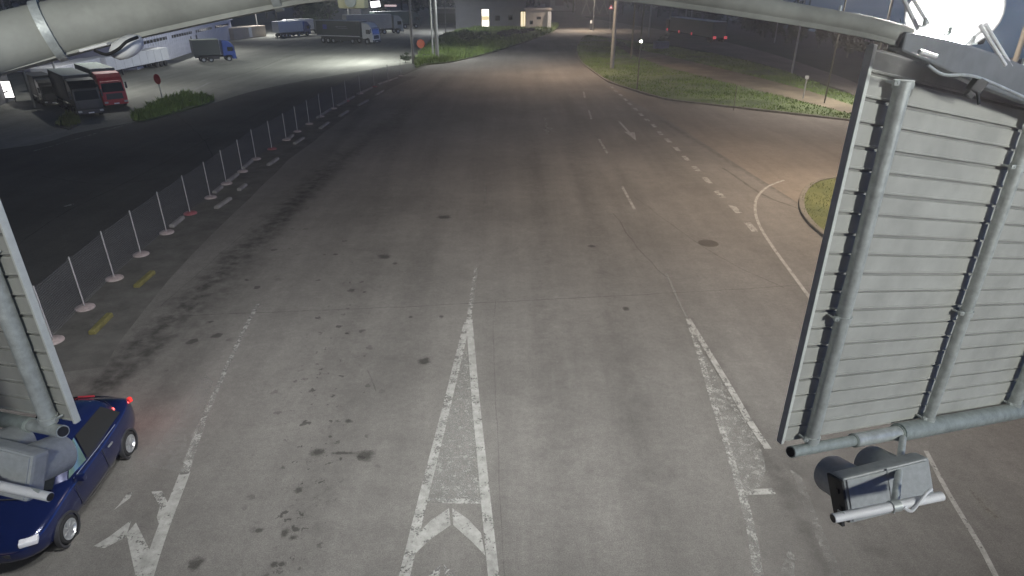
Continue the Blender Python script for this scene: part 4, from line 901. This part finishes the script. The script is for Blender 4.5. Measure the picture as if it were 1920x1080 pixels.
# ------------------------------------------------------------------ lorries
def wheel(parent, x, y, r, wd, rim=True):
    Mx = Matrix.Translation((x, y, r)) @ Matrix.Rotation(math.pi/2, 4, 'Y')
    o = MB().lathe([(r*.55, -wd/2), (r*.9, -wd/2), (r, -wd*.35), (r, wd*.35), (r*.9, wd/2), (r*.55, wd/2), (r*.5, 0), (r*.55, -wd/2)], Mx, 20).build('wheel', M['black'], parent, True)
    if rim: MB().lathe([(.001, wd*.34), (r*.2, wd*.38), (r*.3, wd*.2), (r*.56, wd*.3), (r*.56, -wd*.3), (r*.3, -wd*.2), (.001, -wd*.3)], Mx, 16).build('rim', M['chrome'], o, True)
    return o
def lorry(front, rear, label, cabm, boxm, L=12.0, sc=1.0, roofm=None, stripe=None, marks=None, lights=0.0, group='lorries parked in the truck lot', cab=True, visor=None):
    A, B = P(*front), P(*rear); d = A-B; rz = math.atan2(d.y, d.x)-math.pi/2
    t = thing('lorry', A, label, 'lorry', group, rz, sc)
    W = 2.5; y1 = -2.75
    bx_ = MB().box((0, (y1-L)/2-.0, 2.6), (W, L+y1, 2.75), None, .04)
    o = bx_.build('cargo_box', boxm, t)
    MB().box((0, (y1-L)/2, 4.0), (W-.06, L+y1-.06, .06), None, .02).build('cargo_roof', roofm or M['cargo_roof'], t)
    if stripe: 
        for sx in (-1, 1): MB().box((sx*(W/2+.012), (y1-L)/2, 1.35), (.02, L+y1-.1, .12)).build('stripe', stripe, t)
    if marks:
        mb = MB(); mb.box((W/2+.012, -L*.84, 2.9), (.02, .9, .8)); mb.build('emblem', marks[0], t)
        mb = MB(); mb.box((W/2+.012, -L*.55, 3.0), (.02, 2.6, .10)); mb.box((W/2+.012, -L*.52, 2.7), (.02, 2.2, .10)); mb.box((W/2+.012, -L*.62, 2.95), (.02, .35, .3)); mb.build('lettering', marks[1], t)
    MB().box((0, -L/2, .95), (.9, L-.6, .3)).build('chassis', M['dark'], t)
    for sx in (-1, 1): MB().box((sx*1.18, -L*.55, .75), (.05, L*.28, .5)).build('side_guard', M['dark'], t)
    cabp = MB().extrude_x([(-.02, .42), (.0, 1.05), (-.03, 1.62), (-.22, 2.75), (-.55, 3.25), (-1.0, 3.62), (-2.25, 3.78), (-2.3, 1.0), (-1.95, .95), (-1.8, 1.12), (-.9, 1.12), (-.72, .85), (-.72, .42)], -W/2+.02, W/2-.02).build('cab', cabm, t, bevel=.07)
    def slope(y0, z0, y1_, z1, wx, name, m_, off=.03):
        n_ = Vector((0, z1-z0, -(y1_-y0))).normalized(); a, b3 = Vector((0, y0, z0))+n_*off, Vector((0, y1_, z1))+n_*off; x = Vector((wx, 0, 0)); nn = n_*.03
        MB().add([a-x, a+x, b3+x*.94, b3-x*.94, a-x-nn, a+x-nn, b3+x*.94-nn, b3-x*.94-nn], [(0, 1, 2, 3), (4, 5, 6, 7), (0, 1, 5, 4), (1, 2, 6, 5), (2, 3, 7, 6), (3, 0, 4, 7)]).build(name, m_, t, bevel=.01)
    slope(-.05, 1.75, -.21, 2.68, 1.08, 'windscreen', M['glass'])
    slope(-.005, .95, -.025, 1.58, .85, 'grille', M['dark'])
    MB().box((0, .03, .58), (W-.1, .12, .4), None, .04).build('bumper', visor or M['dark'], t)
    MB().box((0, -.10, 2.84), (2.2, .26, .1), None, .03).build('sun_visor', visor or M['dark'], t)
    for sx in (-1, 1):
        MB().box((sx*.98, .085, .66), (.36, .05, .2), None, .02).build('headlight', M['lens_l'] if lights == 0 else M['lens_on'], t)
        MB().box((sx*1.42, -.18, 2.35), (.18, .1, .7), None, .03).build('mirror', M['dark'], t)
        MB().box((sx*(W/2-.005), -.95, 2.2), (.03, .95, .72), None, .01).build('side_window', M['glass'], t)
    MB().box((0, .10, .50), (.52, .02, .12)).build('number_plate', M['white'], t)
    for sx in (-1, 1):
        wheel(t, sx*1.08, -1.35, .5, .32)
        for yy in (-4.6,)+((-L+1.2, -L+2.4, -L+3.6) if L > 9 else (-L+1.5,)): wheel(t, sx*1.08, yy, .5, .34)
    return t
M['cargo_roof'] = mat('cargo_roof', (.55, .56, .56), .5, 0, .1, 2)
M['lens_l'] = mat('headlight_lens', (.55, .55, .55), .15, .3, .05, 10); M['lens_on'] = emission('headlight_on', (1, 1, .95), 6)
c_white = mat('cab_white', (.70, .70, .68), .4, 0, .06, 2); c_blue = mat('cab_blue', (.02, .045, .19), .4, 0, .1, 2); c_dark = mat('cab_black', (.010, .011, .012), .4, 0, .1, 2)
c_grey = mat('cab_grey', (.20, .22, .22), .4, 0, .1, 2); x_dark = mat('tarp_dark', (.030, .036, .038), .6, 0, .15, 1.5); x_white = mat('box_white', (.58, .58, .60), .5, 0, .06, 1.5)
x_grey = mat('tarp_grey', (.27, .27, .26), .6, 0, .1, 1.5); x_green = mat('tarp_green', (.05, .075, .07), .6, 0, .15, 1.5)
lorry((707, 83), (596, 79), 'white cab lorry with a dark curtain side trailer in the lot', c_white, x_dark, 12.6, .86, None, M['white'], (mat('emblem_blue', (.05, .06, .3), .6), mat('letter_grey', (.16, .17, .18), .6)))
lorry((753, 62), (650, 66), 'grey lorry parked behind the white cab lorry', c_grey, x_grey, 13.0, .9)
lorry((784, 52), (715, 55), 'dark green lorry farthest back in the lot', mat('cab_green', (.05, .07, .07), .4), x_green, 13.0, .9)
lorry((578, 66), (508, 71.5), 'blue cab lorry with a white box trailer', c_blue, x_white, 11.5, .68)
lorry((603, 62), (560, 64), 'pale cab lorry just right of the blue cab with white trailer', c_grey, x_white, 11, .68)
lorry((442, 113), (369, 117), 'small blue cab lorry with a dark tarpaulin box', c_blue, x_dark, 7.4, .64, mat('tarp_top', (.35, .37, .32), .6))
lorry((221, 202), (150, 168), 'red cab lorry facing out at the left edge of the lot', M['red'], x_green, 11, .66, mat('roof_green_grey', (.26, .30, .28), .5), visor=M['red'])
lorry((174, 220), (100, 178), 'black cab lorry beside the red one', c_dark, x_dark, 11, .66, mat('roof_green_grey2', (.22, .25, .24), .5))
lorry((104, 199), (40, 170), 'dark lorry half hidden behind the black one', c_dark, x_dark, 9, .52, M['dark'])
def trailer(a, b2, W, z0, z1, label, m_):
    A, B = P(*a), P(*b2); d = B-A; L = d.length; t = thing('semitrailer', A, label, 'trailer', 'white semitrailers parked in the lot', math.atan2(d.y, d.x))
    MB().box((L/2, W/2, (z0+z1)/2), (L, W, z1-z0), None, .03).build('cargo_box', m_, t)
    MB().box((L/2, W/2, z0-.1), (L*.95, .7, .2)).build('chassis', M['dark'], t)
    for yy in (.2, W-.2):
        for xx in (L*.78, L*.86, L*.94): wheel_y(t, xx, yy, .32)
        MB().box((L*.22, yy, z0/2), (.12, .12, z0)).build('landing_leg', M['dark'], t)
    for k in range(1, 8): MB().box((L*k/8, -.015, (z0+z1)/2), (.06, .03, z1-z0-.1)).build('rib', m_, t)
def wheel_y(parent, x, y, r):
    MB().lathe([(.001, -.1), (r*.9, -.1), (r, -.06), (r, .06), (r*.9, .1), (.001, .1)], Matrix.Translation((x, y, r)) @ Matrix.Rotation(math.pi/2, 4, 'X'), 16).build('wheel', M['black'], parent, True)
trailer((207, 147), (320, 122), 1.8, .62, 1.95, 'long white semitrailer standing without a cab before the warehouse', x_white)
trailer((112, 172), (198, 147), 1.8, .6, 1.95, 'white semitrailer behind the black and red lorries', x_white)
# lorry on the back road, tail lights on
A = P(1350, 80); Bq = P(1256, 62)
t = thing('lorry', A, 'dark box lorry with red lights on the back road', 'lorry', None, math.atan2((Bq-A).y, (Bq-A).x)-math.pi/2)
Ln = (Bq-A).length; Ht = 3.3
MB().box((0, Ln*.46, Ht*.58), (2.4, Ln*.86, Ht*.72), None, .05).build('cargo_box', mat('box_dim', (.07, .075, .08), .5), t)
MB().box((0, Ln*.46, Ht*.955), (2.3, Ln*.84, .06), None, .02).build('cargo_roof', M['cargo_roof'], t)
MB().box((0, Ln*.95, Ht*.45), (2.3, 2.0, Ht*.72), None, .15).build('cab', c_dark, t)
red_e = emission('tail_red', (1, .12, .14), .55)
for sx in (-.95, .95): MB().box((sx, .25, .75), (.5, .1, .4), None, .02).build('tail_light', red_e, t)
for yy in (Ln*.40, Ln*.66, Ln*.93): MB().box((-1.24, yy, .8), (.06, .5, .4), None, .02).build('marker_light', red_e, t)
for sx in (-1, 1):
    for yy in (1.6, 2.9, Ln*.9): wheel(t, sx*1.0, yy, .48, .3, False)

# ------------------------------------------------------------------ blue car
carp = mat('car_blue', (.005, .010, .052), .22, .25, .12, 6, coat=1.0)
cf, cr_ = P(46, 1062), P(205, 770)
def make_car():
    t = thing('parked_car', (-7.86, 8.33, 0), 'dark blue car with black side windows and red tail lights below the left sign board', 'car', None, math.pi+R(5), .82)
    t.name = 'car'
    st = [(-2.26, .34, .42, .78), (-2.22, .56, .36, .90), (-2.10, .71, .29, 1.01), (-1.85, .81, .23, 1.06), (-1.35, .865, .19, 1.02), (-.5, .875, .18, .95), (.4, .875, .18, .94), (.95, .87, .18, .95), (1.35, .86, .19, .88), (1.68, .81, .22, .80), (1.90, .71, .26, .71), (2.04, .55, .31, .62), (2.10, .34, .36, .54)]
    vs = []; fs = []; rings = []
    for y, w_, zb, zt in st:
        half = [(0, zb), (w_*.8, zb), (w_*.97, zb+.10), (w_, zb+(zt-zb)*.45), (w_*.985, zb+(zt-zb)*.72), (w_*.93, zt-.035), (w_*.80, zt), (w_*.4, zt+.022), (0, zt+.03)]
        ring = half+[(-x, z) for x, z in half[-2:0:-1]]; rings.append(len(ring)); vs += [(x, y, z) for x, z in ring]
    N_ = rings[0]
    for i in range(len(st)-1):
        for k in range(N_): fs.append((i*N_+k, i*N_+(k+1) % N_, (i+1)*N_+(k+1) % N_, (i+1)*N_+k))
    fs += [tuple(range(N_)), tuple(range((len(st)-1)*N_, len(st)*N_))]
    MB().add(vs, fs).build('body', carp, t, True, sub=2)
    # cabin shell
    def cab_ring(y, w_, z): return [(-w_, y, z), (w_, y, z)]
    lo = [(-2.02, .66), (-1.3, .76), (-.4, .775), (.35, .77), (.98, .66)]       # base line at belt
    hi = [(-1.62, .52), (-1.15, .58), (-.5, .59), (-.1, .575), (.10, .54)]
    zl, zh = .955, [1.36, 1.47, 1.50, 1.48, 1.43]
    vs = []; fs = []
    for (y, w_), (y2, w2), zt in zip(lo, hi, zh):
        vs += [(w_, y, zl-.05), (w2, y2, zt), (w2*.5, y2-.02, zt+.03), (0, y2-.03, zt+.04), (-w2*.5, y2-.02, zt+.03), (-w2, y2, zt), (-w_, y, zl-.05)]
    for i in range(4):
        for k in range(6): fs.append((i*7+k, i*7+k+1, (i+1)*7+k+1, (i+1)*7+k))
    fs += [(0, 1, 2, 3, 4, 5, 6), tuple(range(28, 35))]
    MB().add(vs, fs).build('roof', carp, t, True, sub=1)
    def pane(a, b2, c_, d_, name, m_, off=.012, n_=6, bulge=.02):
        a, b2, c_, d_ = map(Vector, (a, b2, c_, d_)); nn = (b2-a).cross(d_-a).normalized(); cen = (a+b2+c_+d_)/4
        if nn.dot(cen-Vector((0, -.4, .9))) < 0: nn = -nn
        vs = []; fs = []
        for i in range(n_+1):
            for j in range(n_+1):
                u, v = i/n_, j/n_; p = a.lerp(b2, u).lerp(d_.lerp(c_, u), v)
                vs.append(p+nn*(off+bulge*4*u*(1-u)))
        for i in range(n_):
            for j in range(n_): fs.append((i*(n_+1)+j, i*(n_+1)+j+1, (i+1)*(n_+1)+j+1, (i+1)*(n_+1)+j))
        return MB().add(vs, fs).build(name, m_, t, True)
    pane((-.60, .93, .985), (.60, .93, .985), (.47, .17, 1.41), (-.47, .17, 1.41), 'windscreen', M['glass'], .02, bulge=.03)
    pane((-.58, -1.98, 1.06), (.58, -1.98, 1.06), (.46, -1.67, 1.33), (-.46, -1.67, 1.33), 'rear_window', M['glass'], .02, bulge=.03)
    for sx in (-1, 1):
        pane((sx*.735, -1.50, 1.01), (sx*.770, .02, .985), (sx*.592, -.12, 1.455), (sx*.578, -1.16, 1.43), 'side_window', M['glass'], .012, bulge=.006)
        pane((sx*.770, .07, .985), (sx*.72, .64, .985), (sx*.565, .05, 1.40), (sx*.59, -.07, 1.45), 'side_window', M['glass_reflection'], .012, bulge=.006)
        MB().tube([(sx*.80, -1.1, .968), (sx*.815, -.3, .966), (sx*.80, .6, .964)], .008, 6).build('belt_trim', M['chrome'], t, True)
        MB().box((sx*.885, -.62, .80), (.03, .18, .035), None, .01).build('door_handle', M['chrome'], t, True)
        for pts_ in ([(.866, .72, .90), (.875, .72, .60), (.868, .68, .34)], [(.868, -.36, .92), (.877, -.36, .60), (.868, -.40, .34)], [(.868, .68, .34), (.868, .1, .31), (.868, -.40, .34)]):
            MB().tube([(sx*q[0], q[1], q[2]) for q in pts_], .007, 6).build('door_seam', M['black'], t, True)
        MB().box((sx*.95, .62, .99), (.19, .11, .13), None, .035).build('mirror', carp, t, True)
        MB().box((sx*.60, 1.885, .665), (.30, .20, .10), Matrix.Rotation(R(-sx*22), 4, 'Z'), .03).build('headlight', M['lens_on2'], t, True)
        MB().box((sx*.66, -2.12, .93), (.10, .09, .12), Matrix.Rotation(R(sx*28), 4, 'Z'), .03).build('tail_light', emission('car_tail', (.7, .035, .03), .3), t, True)
        for yy in (-1.28, 1.27):
            Mx = Matrix.Translation((sx*.80, yy, .29)) @ Matrix.Rotation(sx*math.pi/2, 4, 'Y')
            wo = MB().lathe([(.20, .085), (.255, .085), (.275, .065), (.275, -.09), (.20, -.09)], Mx, 28).build('wheel', M['tyre'], t, True)
            rm = MB().lathe([(.001, .075), (.045, .08), (.05, .055), (.17, .055), (.195, .092), (.205, .092), (.205, -.05)], Mx, 28)
            for k in range(7):
                a = 2*math.pi*k/7; Mr = Mx @ Matrix.Rotation(a, 4, 'Z'); q = MB().box((.115, 0, .070), (.15, .035, .02), None, .006); rm.add([Mr @ v for v in q.v], q.f)
            rm.build('rim', M['chrome'], wo, True)
            ar = MB().lathe([(.30, .075), (.335, .085), (.35, .08), (.35, .0)], Mx, 28).build('wheel_arch', M['dark'], t, True)
    MB().box((0, -1.70, 1.35), (.36, .04, .03), Matrix.Rotation(R(-20), 4, 'X'), .008).build('brake_light', mat('car_brake', (.22, .02, .03), .3), t)
    MB().box((0, 2.045, .42), (.52, .03, .11), None, .005).build('number_plate', M['white'], t)
    MB().box((0, 2.05, .50), (.7, .08, .10), None, .02).build('grille', M['dark'], t)
    MB().tube([(-.60, 1.02, .972), (-.3, 1.10, .972), (0, 1.12, .975), (.3, 1.10, .972), (.60, 1.02, .972)], .012, 6).build('wiper_cowl', M['black'], t, True)
    MB().box((0, -2.235, .72), (.52, .03, .11), None, .005).build('number_plate', M['white'], t)
    l = bpy.data.lights.new('tail_glow', 'POINT'); l.energy = 7; l.color = (1, .10, .08); l.shadow_soft_size = .08
    for sx in (-.68, .68):
        lo_ = bpy.data.objects.new('tail_glow', l); C.objects.link(lo_); lo_.parent = t; lo_.location = (sx, -2.36, .9)
    return t
M['tyre'] = mat('car_tyre', (.010, .010, .011), .9, 0, .3, 30)
M['soft_top'] = mat('soft_top', (.012, .013, .016), .35, 0, .2, 5)
M['glass_reflection'] = mat('green_reflection', (.07, .11, .095), .1, 0, .2, 3, coat=.5)  # greenish reflection on the front pane, put into its base colour
M['lens_on2'] = mat('car_headlight', (.8, .8, .85), .1, .3, .05, 10)
make_car()

# ------------------------------------------------------------------ added haze, lifts the dark tones and spreads lamp glow
hm = bpy.data.materials.new('added_haze'); hm.use_nodes = True; n = hm.node_tree
for q in list(n.nodes):
    if q.type == 'BSDF_PRINCIPLED': n.nodes.remove(q)
vp = n.nodes.new('ShaderNodeVolumePrincipled'); vp.inputs['Color'].default_value = (1, .98, .975, 1); vp.inputs['Density'].default_value = 0.0011; vp.inputs['Anisotropy'].default_value = .3
n.links.new(vp.outputs[0], n.nodes['Material Output'].inputs['Volume'])
hz = MB().box((-60, 150, 7.5), (620, 500, 17.4)).build('haze', hm); tag(hz, 'thin haze added to lift the dark tones and spread lamp glow', None, None, 'stuff')
